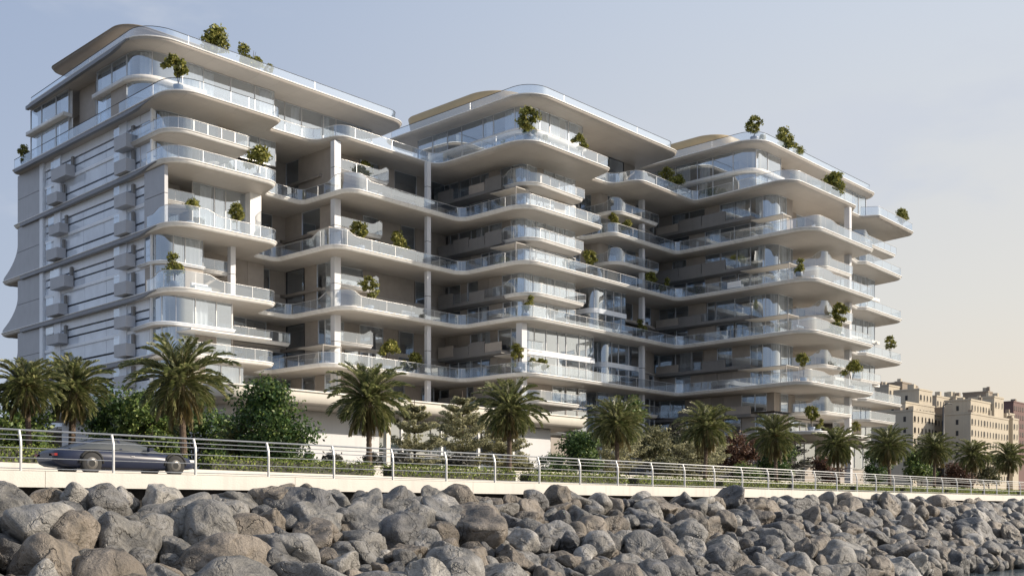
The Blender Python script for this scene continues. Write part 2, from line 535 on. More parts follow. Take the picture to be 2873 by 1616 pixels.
def balustrade(pts, z, h=1.05, step=1.5, swoosh=None, mat=None, dark=False, pk=2.1):
    """pts: plan path (left to right). swoosh: (s0, s1, extra) raises the glass between two path distances"""
    pa = Path(pts)
    q = pa.sub(0, pa.L, 0.8 if not swoosh else 0.35)
    qa = Path(q)
    def hh(s):
        v = h
        for (a, b, e, w) in (swoosh or []):
            up = min(1, max(0, (s - a) / w)); dn = min(1, max(0, (b - s) / w))
            k = min(up, dn); v += e * (k * k * (3 - 2 * k))
        return v
    tops = [z + hh(c) for c in qa.c]
    g = MB(); g.strip(qa.p, z + 0.02, tops, 0, True)
    go = own(g.build('balustrade', [mat or M['rail_glass']]))
    r = MB()
    r.bar(qa.p, tops, [t + 0.04 for t in tops], -0.03, 0.03, 1 if dark else 0, True)
    n = max(1, int(round(pa.L / (step * pk))))
    for i in range(n + 1):
        s = pa.L * i / n
        a = pa.sub(max(0, s - 0.016), min(pa.L, s + 0.016))
        if len(a) < 2: continue
        r.bar(a, z, z + hh(s) + 0.02, -0.02, 0.01, 0)
    ro = r.build('handrail', [M['steel'], M['dark']], go)
    return go

def window(pts, z0, z1, frame='steel'):
    """one pane with its frame: pts is a plan path"""
    cen = (pts[0][0] + pts[-1][0]) / 2, (pts[0][1] + pts[-1][1]) / 2
    w = math.hypot(pts[-1][0] - pts[0][0], pts[-1][1] - pts[0][1])
    def mk(mbf=None, mbp=None):
        f = mbf or MB(); p = mbp or MB()
        f.bar(pts, z0, z0 + 0.06, -0.09, 0.03, 0)
        f.bar(pts, z1 - 0.05, z1, -0.09, 0.03, 0)
        pa = Path(pts)
        f.bar(pa.sub(0, 0.05), z0 + 0.06, z1 - 0.05, -0.1, 0.045, 0)
        f.bar(pa.sub(pa.L - 0.03, pa.L), z0 + 0.06, z1 - 0.05, -0.1, 0.02, 0)
        p.strip(offs(pts, -0.03), z0 + 0.06, z1 - 0.05, 0, len(pts) > 3)
        if mbf is None:
            fo = own(f.build('window', M[frame]))
            p.build('pane', M['glass'], fo)
    reg('window', cen, w * (z1 - z0), mk)

def curtain(pts, z0, z1):
    cen = pts[0]
    def mk(mb=None, _=None):
        g = mb or MB()
        pa = Path(pts)
        n = max(4, int(pa.L / 0.075))
        ph = rnd.random() * 6
        q = [pa.at(pa.L * i / n) for i in range(n + 1)]
        base = offs(q, -0.45)
        nrm = offs(q, -0.45 + 0.07)
        w = [(b[0] + (c[0] - b[0]) * math.sin(i * 1.05 + ph + 0.7 * math.sin(i * .31)), b[1] + (c[1] - b[1]) * math.sin(i * 1.05 + ph + 0.7 * math.sin(i * .31))) for i, (b, c) in enumerate(zip(base, nrm))]
        g.strip(w, z0 + 0.04, z1 - 0.03, 0, True)
        if mb is None: own(g.build('curtain', M['curtain']))
    reg('curtain', cen, 1.0 * (z1 - z0) * Path(pts).L, mk)

def panel(pts, z0, z1, mat='panel', o=0.02, th=0.18):
    cen = pts[0]
    def mk(mb=None, _=None):
        g = mb or MB()
        mi = {'panel': 0, 'wall': 1, 'greypanel': 2}[mat]
        g.bar(pts, z0, z1, o - th, o, mi)
        if mb is None: own(g.build('wall_panel', [M['panel'], M['wall'], M['greypanel']]))
    reg('wall_panel', cen, (z1 - z0) * Path(pts).L, mk)

def facade(pts, rows, bay=1.6, style='curtain', seed=0, band=True):
    """glazing line: rows = list of (z0, z1)"""
    rg = random.Random(seed)
    pa = Path(pts)
    n = max(1, int(round(pa.L / (bay * 1.25))))
    cut = [0.0]
    for i in range(1, n): cut.append(pa.L * (i + rg.uniform(-.22, .22)) / n)
    cut.append(pa.L)
    for ri, (z0, z1) in enumerate(rows):
        for a, b in zip(cut, cut[1:]):
            q = pa.sub(a, b)
            if len(q) < 2: continue
            u = rg.random()
            if style == 'curtain': k = 'c' if u < .6 else 'g' if u < .9 else 'p'
            elif style == 'mixed': k = 'p' if u < .36 else 'c' if u < .56 else 'g' if u < .8 else 'd'
            elif style == 'recess': k = 'p' if u < .62 else 'g' if u < .82 else 'd'
            elif style == 'glass': k = 'c' if u < .35 else 'g'
            if k == 'p':
                panel(q, z0, z1, 'panel' if rg.random() < .7 else 'wall', 0.02 + rg.choice([0, .04, -.05]))
            elif k == 'd':
                q2 = Path(q).sub(0.12, max(0.2, Path(q).L - 0.12))
                window(q2, z0, z1, 'dark')
            else:
                window(q, z0, z1)
                if k == 'c':
                    L = b - a
                    side = rg.random()
                    w = L * rg.uniform(.45, .98)
                    c0 = a + 0.05 if side < .5 else b - w
                    curtain(pa.sub(c0, min(pa.L, c0 + w)), z0, z1)

def rows2(lo, hi, mid=0.18):
    z0, z1 = HZ[lo] + T, HZ[hi] - T
    m = HZ[lo] + 3.0
    return [(z0, m - mid), (m + mid, z1)]

def midbeam(pts, z, d=0.18, o=0.06, mat='soffit', name='spandrel'):
    mb = MB(); mb.bar(pts, z - d, z + d, -0.5, o, 0, False)
    own(mb.build(name, M[mat]))

# ---- main floor slabs
def main_outline(l):
    xb = {'B': 68.2, 'C': 66.4, 'D': 67.6, 'E': 65.4}[l]
    yn = {'B': 94.3, 'C': 96.4, 'D': 95.6, 'E': 96.4}[l]
    y1 = {'B': 90.7, 'C': 90.3, 'D': 90.7, 'E': 90.9}[l]
    yl = {'B': 127.2, 'C': 130.4, 'D': 130.8, 'E': 127.5}[l]
    P = [(51.2, yl, 0.5), (50.8, 96, 0), (50.6, y1, 2.6), (62.6, y1, 1.7), (63.5, yn, 0.7), (xb - .2, yn + .2, 0.7), (xb, 86.7, 1.8), (84.4, 87.2, 1.2)]
    if l == 'B':
        P += [(84.4, 77.6, 2.4), (98.3, 77.7, 1.0), (98.8, 82.4, 0.5), (99.8, 82.4, 0.4), (100.6, 78.2, 1.4), (113.9, 78.5, 0.7)]
    else:
        P += [(84.3, 77.3, 2.4), (113.5, 78.1, 0.9)]
    x3 = {'B': 113.8, 'C': 113.1, 'D': 112.5, 'E': 111.6}[l]
    P += [(x3, 59.5, 2.4), (130.4, 59.9, 1.2), (131.6, 63.6, .4), (134.6, 64.2, .4), (135.6, 63.4, .8), (148.6, 64.0, 1.6), (150.2, 71, 2), (150.2, yl, 0), ]
    return P
for l in 'BCDE':
    slab('floor_slab', main_outline(l), HZ[l])
slab('floor_slab', [(50.6, 126.2, .6), (50.4, 89.7, 2.8), (62.4, 89.8, 1.0), (62.9, 92.6, .4), (68.2, 92.6, 1.3), (68.9, 89.0, 1.6), (82.4, 89.1, 1.3), (82.5, 75.4, 2.8),
     (97.0, 75.7, 1.0), (98.0, 79.3, .5), (101.4, 79.2, 1.3), (102.1, 75.6, 1.7), (114.1, 76.0, .7), (113.6, 62.3, 2.4), (130.2, 62.3, .9), (132.4, 64.0, .5), (135.2, 64.0, .7),
     (136.3, 62.0, .9), (148.6, 62.4, 1.2), (149.8, 69.5, 1.5), (149.8, 126)], HZ['A'], thin=True)
# roofs over the three penthouses
slab('roof_slab', [(50.2, 123.0, 3.4), (49.3, 93.6, 3.6), (82.8, 94.3, 2.2), (83.2, 100.5, 2.0), (80, 104), (78, 123)], HZ['R'], thin=True)
slab('roof_slab', [(84.7, 101.2, 1.0), (84.7, 76.9, 3.4), (113.2, 77.2, 2.0), (114.0, 86.5, .6), (112, 101)], HZ['R'], thin=True)
slab('roof_slab', [(114.2, 87.5, 1.0), (114.2, 67.0, 3.2), (147.2, 67.2, 2.2), (148.2, 71.0, 1.0), (146, 88)], HZ['R'], thin=True)
slab('floor_slab', [(113.6, 80), (114.2, 59.5, 2.0), (129.9, 59.9, 1.2), (131.4, 64.4, .6), (146.4, 64.8, 1.0), (146.4, 80)], 8.75)
slab('floor_slab', [(51.2, 125), (51.2, 91.6, 2.2), (60.8, 91.6, 1.0), (61, 99), (84.6, 88), (84.8, 82), (113, 82), (113, 125)], HZ['F'])

# ---- balconies at half height
def balcony(pts, h, i0, i1, t=0.24, sw=None, hgt=1.0, ins=0.14, step=1.3, dark=False, mat=None):
    slab('balcony_slab', pts, h, t)
    P = fillet(pts, False)
    q = fillet(pts[i0:i1 + 1], False)
    # keep the corner roundings of the chosen stretch
    q = offs(q, -ins)
    balustrade(q, h + t, hgt, step, sw, mat, dark, 1.3)

balcony([(51.0, 99), (50.9, 91.4, 2.3), (60.2, 91.6, .8), (60.5, 96), (60.5, 99)], 35.3, 0, 3, sw=[(17.2, 19.4, .35, .6)], step=1.2)
balcony([(51.6, 98), (51.6, 94.6), (55.6, 94.4, .3), (55.7, 98)], 29.3, 1, 3)
balcony([(56.0, 98), (56.0, 94.5), (59.2, 94.4, .2), (59.3, 98)], 23.3, 1, 3)
balcony([(57.0, 99), (57.2, 95.6, .2), (67.4, 95.6, .2), (67.4, 99)], 17.3, 1, 2, step=2.2)
for h in (35.3, 29.3, 23.3, 17.3):
    w = {35.3: 76.6, 29.3: 75.7, 23.3: 75.2, 17.3: 74.4}[h]
    balcony([(69.95, 93.2), (69.95, 90.4), (w, 90.4, .25), (w + .1, 93.2)], h, 1, 2, sw=[(w - 71.4, w - 69.2, .6, 1.4)], step=2.0)
for h, xr in ((35.3, 96.2), (29.3, 96.0), (23.3, 96.4)):
    balcony([(86.0, 84), (86.0, 78.3, 2.4), (xr, 78.9, .9), (xr + .4, 83)], h, 0, 2, sw=[(1.6, 5.4, .55, 1.2)] if h != 29.3 else [(1.0, 4.6, .35, 1.0)], step=1.25)
balcony([(85.6, 82), (85.2, 77.3, 1.8), (94.0, 77.7, .7), (94.3, 82)], 11.4, 0, 2, t=.3, step=1.3)
for h in (35.3, 29.3, 11.4):
    balcony([(101.6, 84), (101.9, 78.8, 1.9), (110.8, 79.0, .5), (111.0, 84)], h, 0, 2, sw=[(3.2, 6.2, .6, 1.2)], step=1.4)
balcony([(87.6, 83), (87.6, 80.2, .4), (90.3, 80.1, .2), (90.4, 83)], 17.3, 0, 2)
for h in (29.3, 23.3, 17.3, 11.6):
    balcony([(120.4, 67.5), (121.6, 62.2, 1.2), (129.2, 62.2, .8), (129.4, 67.5)], h, 0, 2, t=.28, sw=[(3.4, 7.2, .75, 1.5)], step=1.6)
balcony([(133.2, 69), (137.2, 64.3, .9), (147.4, 64.5, .9), (147.8, 69)], 35.3, 0, 2, sw=[(3.6, 7.2, .6, 1.2)], step=1.6)
balcony([(133.2, 69), (136.2, 63.2, .9), (144.8, 63.5, .9), (145.8, 69)], 11.6, 0, 2, step=1.3)
balcony([(133.6, 69), (138.6, 65.6, .5), (144.8, 65.6, .5), (145.2, 69)], 17.3, 0, 2, step=1.6)

# ---- balustrades on the main slabs: plan stretches just inside the slab edge
def rail_main(l, stretches):
    for pts, sw, dark in stretches:
        balustrade(offs(fillet(pts, False), -0.16), HZ[l] + T, 1.05, 1.6, sw, None, dark)
def seq(P, a, b):
    return P[a:b + 1]
for l in 'BCDE':
    P = main_outline(l)
    sw1 = [(1.0, 9.0, .45, 1.6)] if l in 'CD' else None
    f = [(50.7, 95.4)] + P[2:4] + [(P[4][0] - .1, P[4][1] - 1.2)]
    st = [(f, sw1, False)]
    xb = P[6][0]
    sw2 = [(8.2, 14.2, .55, 1.5)] if l in 'BDC' else None
    st.append(([(63.7, P[4][1] + .05), P[5], P[6], (P[7][0], P[7][1], .9), (84.4, 80.6)], sw2, False))
    P8 = P[8]
    if l == 'B':
        st.append(([(84.4, 80.6), P8, P[9], (98.7, 81.6)], None, False))
        st.append(([(100.0, 81.6), P[12], (P[13][0], P[13][1], .6), (113.85, 64)], None, False))
        x = P[14]; k = 14
    else:
        st.append(([(84.35, 80.6), P8, P[9], (P[9][0] - .1, 64)], None, False))
        k = 10
    st.append(([(P[k][0], 64), P[k], P[k + 1], (131.2, 62.4)], [(3.0, 9.5, .25, 1.6)], False))
    st.append(([(134.8, 64.1), P[k + 4], P[k + 5], (149.8, 69.5)], [(0, 1.6, .5, 1.0)] if l == 'B' else None, False))
    rail_main(l, st)
AO = [([(50.6, 125.6), (50.4, 89.7, 2.8), (62.4, 89.8, 1.0), (62.7, 91.8)], True),
      ([(63.0, 92.6), (68.2, 92.6, 1.3), (68.9, 89.0, 1.6), (82.4, 89.1, 1.3), (82.5, 75.4, 2.8), (97.0, 75.7, 1.0), (97.7, 78.6)], False),
      ([(98.3, 79.3), (101.4, 79.2, 1.3), (102.1, 75.6, 1.7), (114.1, 76.0, .7), (113.6, 62.3, 2.4), (130.2, 62.3, .9), (131.6, 63.4)], False),
      ([(135.0, 64.0), (136.3, 62.0, .9), (148.6, 62.4, 1.2), (149.6, 69)], False)]
for pts, dk in AO:
    balustrade(offs(fillet(pts, False), -0.18), HZ['A'] + T, 1.05, 2.4, None, None, dk)
for pts in ([(50.2, 121.5), (49.3, 93.6, 3.6), (82.8, 94.3, 2.2), (83.0, 98.5)],
            [(84.7, 100.5), (84.7, 76.9, 3.4), (113.2, 77.2, 2.0), (113.8, 84.0)],
            [(114.2, 87), (114.2, 67.0, 3.2), (147.2, 67.2, 2.2), (147.9, 70.0)]):
    balustrade(offs(fillet(pts, False), -0.75), HZ['R'] + T, 1.1, 6.5, None, None, True)

# ---- roof canopies
slab('roof_canopy', [(51.8, 119.5, 1.6), (51.8, 101.6, 2.6), (62, 101.6, 2), (62, 119.5, 2)], 48.4, 0.22, M['bronze'], M['bronze'])
for y in (116.5, 110, 104.5):
    mb = MB(); mb.box(53.2, y - .12, HZ['R'] + T, 53.4, y + .12, 48.2); own(mb.build('canopy_post', M['steel']))
def crown_volume(x0, y0, x1, y1, z0, z1, r):
    mb = MB()
    P = fillet([(x0, y1, 2.0), (x0, y0, r), (x1, y0, r), (x1, y1, 2.0)], True, 14)
    prof = [(1.6, z0), (1.2, z0 + .05), (0.25, z0 + .9), (0.0, z1 - .12), (0.1, z1)]
    rings = []
    for ins, z in prof:
        k0 = len(mb.v); mb.v += [(a, b, z) for a, b in offs(P, -ins, True)]; rings.append(k0)
    m = len(P)
    for a, b in zip(rings, rings[1:]):
        for k in range(m): mb.face((a + k, a + (k + 1) % m, b + (k + 1) % m, b + k), 0, True)
    mb.face([rings[-1] + k for k in range(m)], 0); mb.face([rings[0] + k for k in range(m)][::-1], 1)
    own(mb.build('roof_canopy', [M['gold'], M['bronze']]))
    mb = MB(); mb.bar(fillet([(x0 + 3, y1 - 2), (x0 + 3, y0 + 4, 2), (x1 - 3, y0 + 4, 2), (x1 - 3, y1 - 2)], False), HZ['R'] + T, z0 + .02, -.3, 0)
    own(mb.build('roof_room', M['wall']))
crown_volume(88.8, 85.8, 108, 102.5, 46.3, 48.5, 4.6)
crown_volume(119.3, 75.6, 140, 87, 46.3, 48.5, 3.6)

# ---- glazing behind the balconies
SP = [('E', 'D'), ('D', 'C'), ('C', 'B'), ('B', 'A')]
sd = 100
# penthouses
def pent(pts, z=('A', 'R'), mid=True, bay=2.3, style='curtain', s=1):
    pp = fillet(pts, False, 6)
    z0, z1 = HZ['A'] + T, HZ['R'] - T
    facade(pp, [(z0, 41.1), (41.5, z1)] if mid else [(z0, z1)], bay, style, s)
    if mid:
        mb = MB(); mb.bar(pp, 41.1, 41.5, -.4, .55, 0, True); own(mb.build('mezzanine_band', M['plaster']))
pent([(50.7, 121.0), (50.7, 111.6)], s=3, bay=2.6)
pent([(51.8, 111.4), (51.8, 105.4)], mid=False, style='recess', s=4, bay=1.6)
pent([(50.7, 105.2), (50.7, 96.4, 2.2), (57.5, 96.4)], s=5, bay=2.2)
facade([(57.5, 96.6), (66, 96.6)], [(38.6, 44.0)], 2.0, 'curtain', 6)
facade([(66.2, 98.2), (80.5, 98.2)], [(38.6, 44.0)], 1.9, 'glass', 7)
facade([(80.5, 98.2), (80.5, 112)], [(38.6, 44.0)], 2.6, 'glass', 8)
pent([(86.6, 97), (86.6, 79.6, 2.0), (96.5, 79.6)], s=9, bay=2.1, style='glass')
facade([(96.7, 84.0), (112.4, 84.0)], [(38.6, 44.0)], 2.1, 'recess', 10)
pent([(115.9, 86), (115.9, 68.7, 2.0), (122.5, 68.7)], s=11, bay=2.2, style='glass')
facade([(122.5, 70.5), (133, 70.5)], [(38.6, 44.0)], 2.4, 'recess', 12)
facade([(133, 70.2), (136.5, 68.5), (146.2, 68.5, 1), (146.2, 80)], [(38.6, 44.0)], 1.8, 'curtain', 13)
# block one front, level by level
facade(fillet([(51.6, 98), (51.6, 94.9, 1.6), (65, 94.9)], False), rows2('B', 'A'), 1.7, 'curtain', 21)
facade([(55.6, 95.3), (61.6, 95.3)], [(26.6, 32.0)], 1.5, 'curtain', 22)
facade([(52.2, 97.6), (55.6, 97.6)], rows2('C', 'B'), 1.6, 'recess', 23)
facade(fillet([(51.5, 97), (51.5, 94.0, 1.6), (56.0, 94.0)], False), rows2('D', 'C'), 1.4, 'curtain', 24)
facade([(56.0, 97.5), (66, 98.6)], rows2('D', 'C'), 1.9, 'recess', 25)
facade(fillet([(51.5, 96), (51.5, 92.4, 1.7), (58.4, 92.6)], False), rows2('E', 'D', .1), 1.7, 'curtain', 26)
facade([(58.4, 92.6), (58.6, 97.5), (66.6, 99)], rows2('E', 'D'), 2.1, 'recess', 27)
facade(fillet([(51.5, 96), (51.5, 92.6, 1.7), (59.8, 92.8), (60, 97)], False), [(8.9, 11.4), (11.7, 14.0)], 1.8, 'curtain', 28)
slab('mezzanine_band', [(51.0, 99), (50.2, 92.2, 2.1), (58.6, 92.0, .4), (58.8, 99)], 17.3, 0.2, M['whiteband'])
slab('mezzanine_band', [(51.1, 98), (51.0, 93.6, 1.8), (56.2, 93.6, .4), (56.2, 98)], 23.3, 0.18, M['whiteband'])
# awning over the lower corner
mb = MB(); mb.box(52.4, 90.0, 16.55, 61.2, 92.6, 16.68); own(mb.build('awning', M['plaster']))
# pier of stone cladding at the corner between the third and fourth slabs
mb = MB()
mb.box(51.15, 92.6, HZ['C'] + T, 51.5, 96.4, 29.4); mb.box(51.15, 92.6, 29.46, 51.5, 96.4, HZ['B'] - T)
own(mb.build('corner_panel', M['greypanel']))
mb = MB(); mb.box(61.6, 94.4, HZ['C'] + T, 62.9, 95.6, HZ['B'] - T); own(mb.build('pier', M['plaster']))
# the deep recess and block one-b
for i, (lo, hi) in enumerate(SP):
    facade([(64.2, 100.0), (69.8, 100.0)], rows2(lo, hi), 1.7, 'recess', sd + i)
    facade([(69.8, 100.0), (69.8, 90.9)], [(HZ[lo] + T, HZ[hi] - T)], 2.9, 'recess', sd + 10 + i)
    facade([(69.8, 92.9), (87.3, 92.9)], rows2(lo, hi), 1.9, 'recess', sd + 20 + i)
    # block two, side and front
    facade([(87.4, 94.0), (87.4, 82.4)], rows2(lo, hi, .3), 1.25, 'mixed', sd + 30 + i)
    fr = {'E': [(87.4, 82.4), (87.6, 80.4, .8), (99.4, 80.0, .6), (99.8, 84)]}.get(lo, [(87.4, 82.4), (87.5, 80.8, 1.2), (96.4, 80.6)])
    facade(fillet(fr, False), rows2(lo, hi, .28), 1.35, 'glass' if lo == 'E' else 'curtain', sd + 40 + i)
    # between blocks two and three
    q = {'E': [(101.6, 84), (101.8, 80.6, 1.0), (109.0, 80.8)], 'D': [(98.8, 84), (98.8, 79.9, 1.2), (105.2, 80.0), (105.4, 83)]}.get(lo, [(97.2, 83.6), (101.8, 83.6), (102.2, 81.6, .6), (110.8, 81.4)])
    facade(fillet(q, False), rows2(lo, hi, .14), 1.5, 'glass' if lo in 'ED' else 'mixed', sd + 50 + i)
    facade([(q[-1][0], q[-1][1] + .1), (116.6, 83.2)], rows2(lo, hi), 1.6, 'recess', sd + 60 + i)
    # block three, side and front
    facade([(116.6, 83.2), (116.6, 69.6)], rows2(lo, hi, .3), 1.7, 'mixed', sd + 70 + i)
    facade(fillet([(116.6, 69.6), (116.6, 66.3, 1.6), (121.6, 66.3, .6), (121.8, 69.0)], False), [(HZ[lo] + T, HZ[hi] - T)], 1.7, 'curtain', sd + 80 + i)
    facade([(121.8, 69.0), (133.6, 69.0)], rows2(lo, hi), 2.0, 'recess', sd + 90 + i)
    facade(fillet([(133.6, 67.2), (146.6, 67.0, 1.2), (146.6, 75)], False), rows2(lo, hi, .2), 1.6, 'curtain', sd + 95 + i)
# lowest storey above the garden
for pts, st, s in (([(61, 98), (69, 98), (69, 89.6)], 'recess', 301), ([(69, 92.9), (85.6, 92.9)], 'recess', 302), ([(87.4, 94), (87.4, 81.4), (99, 81)], 'mixed', 303),
                   ([(99, 83), (101.4, 83), (101.6, 81.4), (110.5, 81.4), (116.6, 83)], 'glass', 304), ([(116.6, 83.2), (116.6, 66.3), (121.6, 66.3), (121.8, 69), (133.6, 69)], 'mixed', 305),
                   ([(133.6, 67.2), (144.6, 67), (144.6, 75)], 'curtain', 306)):
    facade(pts, [(9.06, 11.5), (11.8, 14.0)], 1.6, st, s)
for pts, st, s in (([(114.6, 83), (116.0, 66.3), (131, 66.3), (144.4, 67), (144.4, 75)], 'mixed', 307), ([(87.4, 90), (87.4, 83), (114.6, 83)], 'mixed', 308)):
    facade(pts, [(2.0, 5.2), (5.4, 8.3)], 2.2, st, s)

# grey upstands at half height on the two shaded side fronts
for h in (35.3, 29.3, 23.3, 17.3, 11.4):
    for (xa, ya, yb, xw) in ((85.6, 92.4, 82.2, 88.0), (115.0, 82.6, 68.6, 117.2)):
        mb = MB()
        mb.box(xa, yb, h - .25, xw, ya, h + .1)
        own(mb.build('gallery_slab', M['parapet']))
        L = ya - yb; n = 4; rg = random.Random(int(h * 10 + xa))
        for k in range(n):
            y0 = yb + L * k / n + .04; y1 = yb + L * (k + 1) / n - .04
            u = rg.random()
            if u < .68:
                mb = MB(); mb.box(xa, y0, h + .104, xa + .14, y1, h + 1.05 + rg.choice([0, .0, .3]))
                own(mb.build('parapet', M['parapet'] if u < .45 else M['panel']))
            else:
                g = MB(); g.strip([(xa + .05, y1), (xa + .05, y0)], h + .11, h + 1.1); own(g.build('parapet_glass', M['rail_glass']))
    midl = [([(69.8, 92.9), (87.3, 92.9)]), ([(121.8, 69.0), (133.6, 69.0)]), ([(64.2, 100), (69, 100)])]
    for q in midl:
        midbeam(q, h, .16, .05)
for h in (35.3, 29.3, 23.3, 17.3):
    midbeam([(97.2, 83.6), (101.8, 83.6), (102.2, 81.6), (110.8, 81.4), (116.6, 83.2)], h, .14, .04)
    midbeam([(133.6, 67.2), (146.6, 67.0)], h, .2, .3, 'plaster')
for h, q in ((23.3, [(98.8, 84), (98.8, 79.9, 1.2), (105.2, 80.0)]), (17.3, [(101.6, 84), (101.8, 80.6, 1.0), (109.0, 80.8)]), (17.3, [(87.4, 82.4), (87.6, 80.4, .8), (99.4, 80.0, .6), (99.8, 84)])):
    midbeam(fillet(q, False), h, .28, .12, 'whiteband')

# ---- columns
def column(x, y, w, d, z0, z1):
    mb = MB(); m = (z0 + z1) / 2
    mb.box(x - w, y - d, z0, x + w, y + d, m - .03, 0); mb.box(x - w + .03, y - d + .03, m - .03, x + w - .03, y + d - .03, m + .03, 1); mb.box(x - w, y - d, m + .03, x + w, y + d, z1, 0)
    own(mb.build('column', [M['column'], M['dark']]))
for lo, hi in [('F', 'E')] + SP:
    z0, z1 = HZ[lo] + T, HZ[hi] - T
    column(69.15, 90.2, .40, .34, z0, z1)
    column(80.2, 88.2, .28, .22, z0, z1)
    column(128.8, 62.8, .30, .36, z0, z1)
    column(108.2, 79.8, .25, .3, z0, z1)
for lo, hi in (('E', 'D'), ('F', 'E')):
    column(85.9, 79.4, .42, .42, HZ[lo] + T, HZ[hi] - T)
column(59.3, 94.2, .28, .3, HZ['D'] + T, HZ['C'] - T)
column(126.9, 61.8, .30, .40, 1.6, 8.45)

# ---- pergola frames standing on the terraces
def pergola(x0, y0, x1, y1, z0, z1):
    mb = MB()
    mb.box(x0, y0, z1 - .04, x1, y0 + (y1 - y0) * .72, z1 + .04, 0)
    for (x, y) in ((x0 + .06, y0 + .06), (x1 - .06, y0 + .06)):
        mb.tube([(x, y, z0), (x, y, z1 - .06)], .05, 6)
    own(mb.build('pergola', M['pergola']))
for p in ((85.2, 79.6, 87.6, 85, 32.6, 34.7), (85.2, 79.6, 87.6, 85, 26.6, 28.7), (85.0, 79.6, 87.6, 84, 14.6, 16.7), (67.2, 88.8, 69, 94.0, 26.6, 28.6), (66.6, 89, 69, 95, 14.6, 16.6),
          (114.2, 63, 116.6, 72, 26.6, 28.7), (114.0, 63, 116.6, 71, 20.6, 22.7), (113.6, 63, 116.6, 72, 14.6, 16.7), (114.6, 64, 116.6, 70, 32.6, 34.7)):
    pergola(*p)

# ---- left side front: cladding bands, glass strips, boxes
def zband(x, ya, yb, z0, z1, name, mat, th=.2, gap=0.03, bay=None):
    if bay is None:
        mb = MB(); mb.box(x, yb, z0, x + th, ya, z1); own(mb.build(name, M[mat])); return
    n = max(1, int(round((ya - yb) / bay)))
    for k in range(n):
        y0 = yb + (ya - yb) * k / n + gap / 2; y1 = yb + (ya - yb) * (k + 1) / n - gap / 2
        mb = MB(); mb.box(x, y0, z0, x + th, y1, z1); own(mb.build(name, M[mat]))
pairs = [('F', 'E'), ('E', 'D'), ('D', 'C'), ('C', 'B'), ('B', 'A')]
for i, (lo, hi) in enumerate(pairs):
    a, b = HZ[lo] + T, HZ[hi] - T
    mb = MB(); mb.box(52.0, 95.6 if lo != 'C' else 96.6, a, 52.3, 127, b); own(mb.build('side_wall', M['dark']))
    yn = 96.4 if lo == 'C' else 95.6
    Yb = 119.3
    m = (a + b) / 2
    zband(51.62, Yb, yn, a, a + .93, 'glass_strip', 'pale_glass', .3, .05, 4.6)
    zband(51.62, Yb, yn, a + 1.13, m - .22, 'glass_strip', 'pale_glass', .3, .05, 4.6)
    zband(51.5, Yb, yn, m - .22, m + .1, 'cladding_band', 'whiteband', .4)
    zband(51.62, Yb, yn, m + .1, m + .86, 'glass_strip', 'pale_glass', .3, .05, 4.6)
    zband(51.62, Yb, yn, m + 1.04, b - 1.06, 'glass_strip', 'pale_glass', .3, .05, 4.6)
    zband(51.58, Yb, yn, b - .88, b, 'cladding_band', 'whiteband', .34)
    # solid end bay
    zband(51.4, 126.2, 120.2, a, m - .05, 'end_panel', 'greypanel', .6)
    zband(51.4, 126.2, 120.2, m, b, 'end_panel', 'greypanel', .6)
    zband(51.3, 120.15, 119.35, a, b, 'end_pilaster', 'whiteband', .6)
    # flared end walls above the two long slabs
    if lo in 'CDE':
        mb = MB()
        yo = {'C': 130.2, 'D': 130.5, 'E': 129.6}[lo]
        K = 14
        zz = [a + (m + .9 - a) * k / K for k in range(K + 1)]
        ss = [min(1, max(0, (k / K - .10) / .90)) for k in range(K + 1)]
        yy = [126.2 + (yo - 126.2) * (1 - (1 - (1 - s_) ** 1.9) ** .9) for s_ in ss]
        for k in range(K):
            mb.quad((51.4, 126.2, zz[k]), (51.4, 126.2, zz[k + 1]), (51.4, yy[k + 1], zz[k + 1]), (51.4, yy[k], zz[k]))
            mb.quad((51.4, yy[k], zz[k]), (51.4, yy[k + 1], zz[k + 1]), (52.0, yy[k + 1], zz[k + 1]), (52.0, yy[k], zz[k]))
        own(mb.build('flared_end_wall', M['greypanel']))
for l in 'EDCBA':  # strips that paint shade along the left slab edges, tapering out at the corner
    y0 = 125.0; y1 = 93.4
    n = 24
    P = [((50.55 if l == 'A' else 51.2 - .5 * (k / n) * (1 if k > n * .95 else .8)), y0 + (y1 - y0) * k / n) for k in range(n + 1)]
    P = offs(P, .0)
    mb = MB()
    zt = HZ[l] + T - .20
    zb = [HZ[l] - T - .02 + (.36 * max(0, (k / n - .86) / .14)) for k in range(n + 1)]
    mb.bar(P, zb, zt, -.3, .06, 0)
    own(mb.build('slab_shade_strip', M['edge']))
mb = MB()  # same painted shade strip along the left roof edge
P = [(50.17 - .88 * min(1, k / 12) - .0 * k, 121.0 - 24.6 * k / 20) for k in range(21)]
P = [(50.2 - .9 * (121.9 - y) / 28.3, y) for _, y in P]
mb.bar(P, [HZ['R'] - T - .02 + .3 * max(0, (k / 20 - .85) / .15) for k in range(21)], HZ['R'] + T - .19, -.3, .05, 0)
own(mb.build('slab_shade_strip', M['edge']))
def baybox(ya, yb, z0, z1, deep=1.0):
    mb = MB()
    mb.box(51.5 - deep, yb, z0, 51.5, ya, z1, 0)
    o = own(mb.build('balcony_box', M['greypanel']))
    mb = MB(); mb.box(51.3, yb + .05, z1 + .004, 51.5, yb + .5, z1 + .95); mb.build('niche', M['parapet'], o)
    mb = MB(); mb.strip([(51.45 - deep, ya - .05), (51.45 - deep, yb + 1.2)], z1 + .004, z1 + .8); mb.build('glass_screen', M['rail_glass'], o)
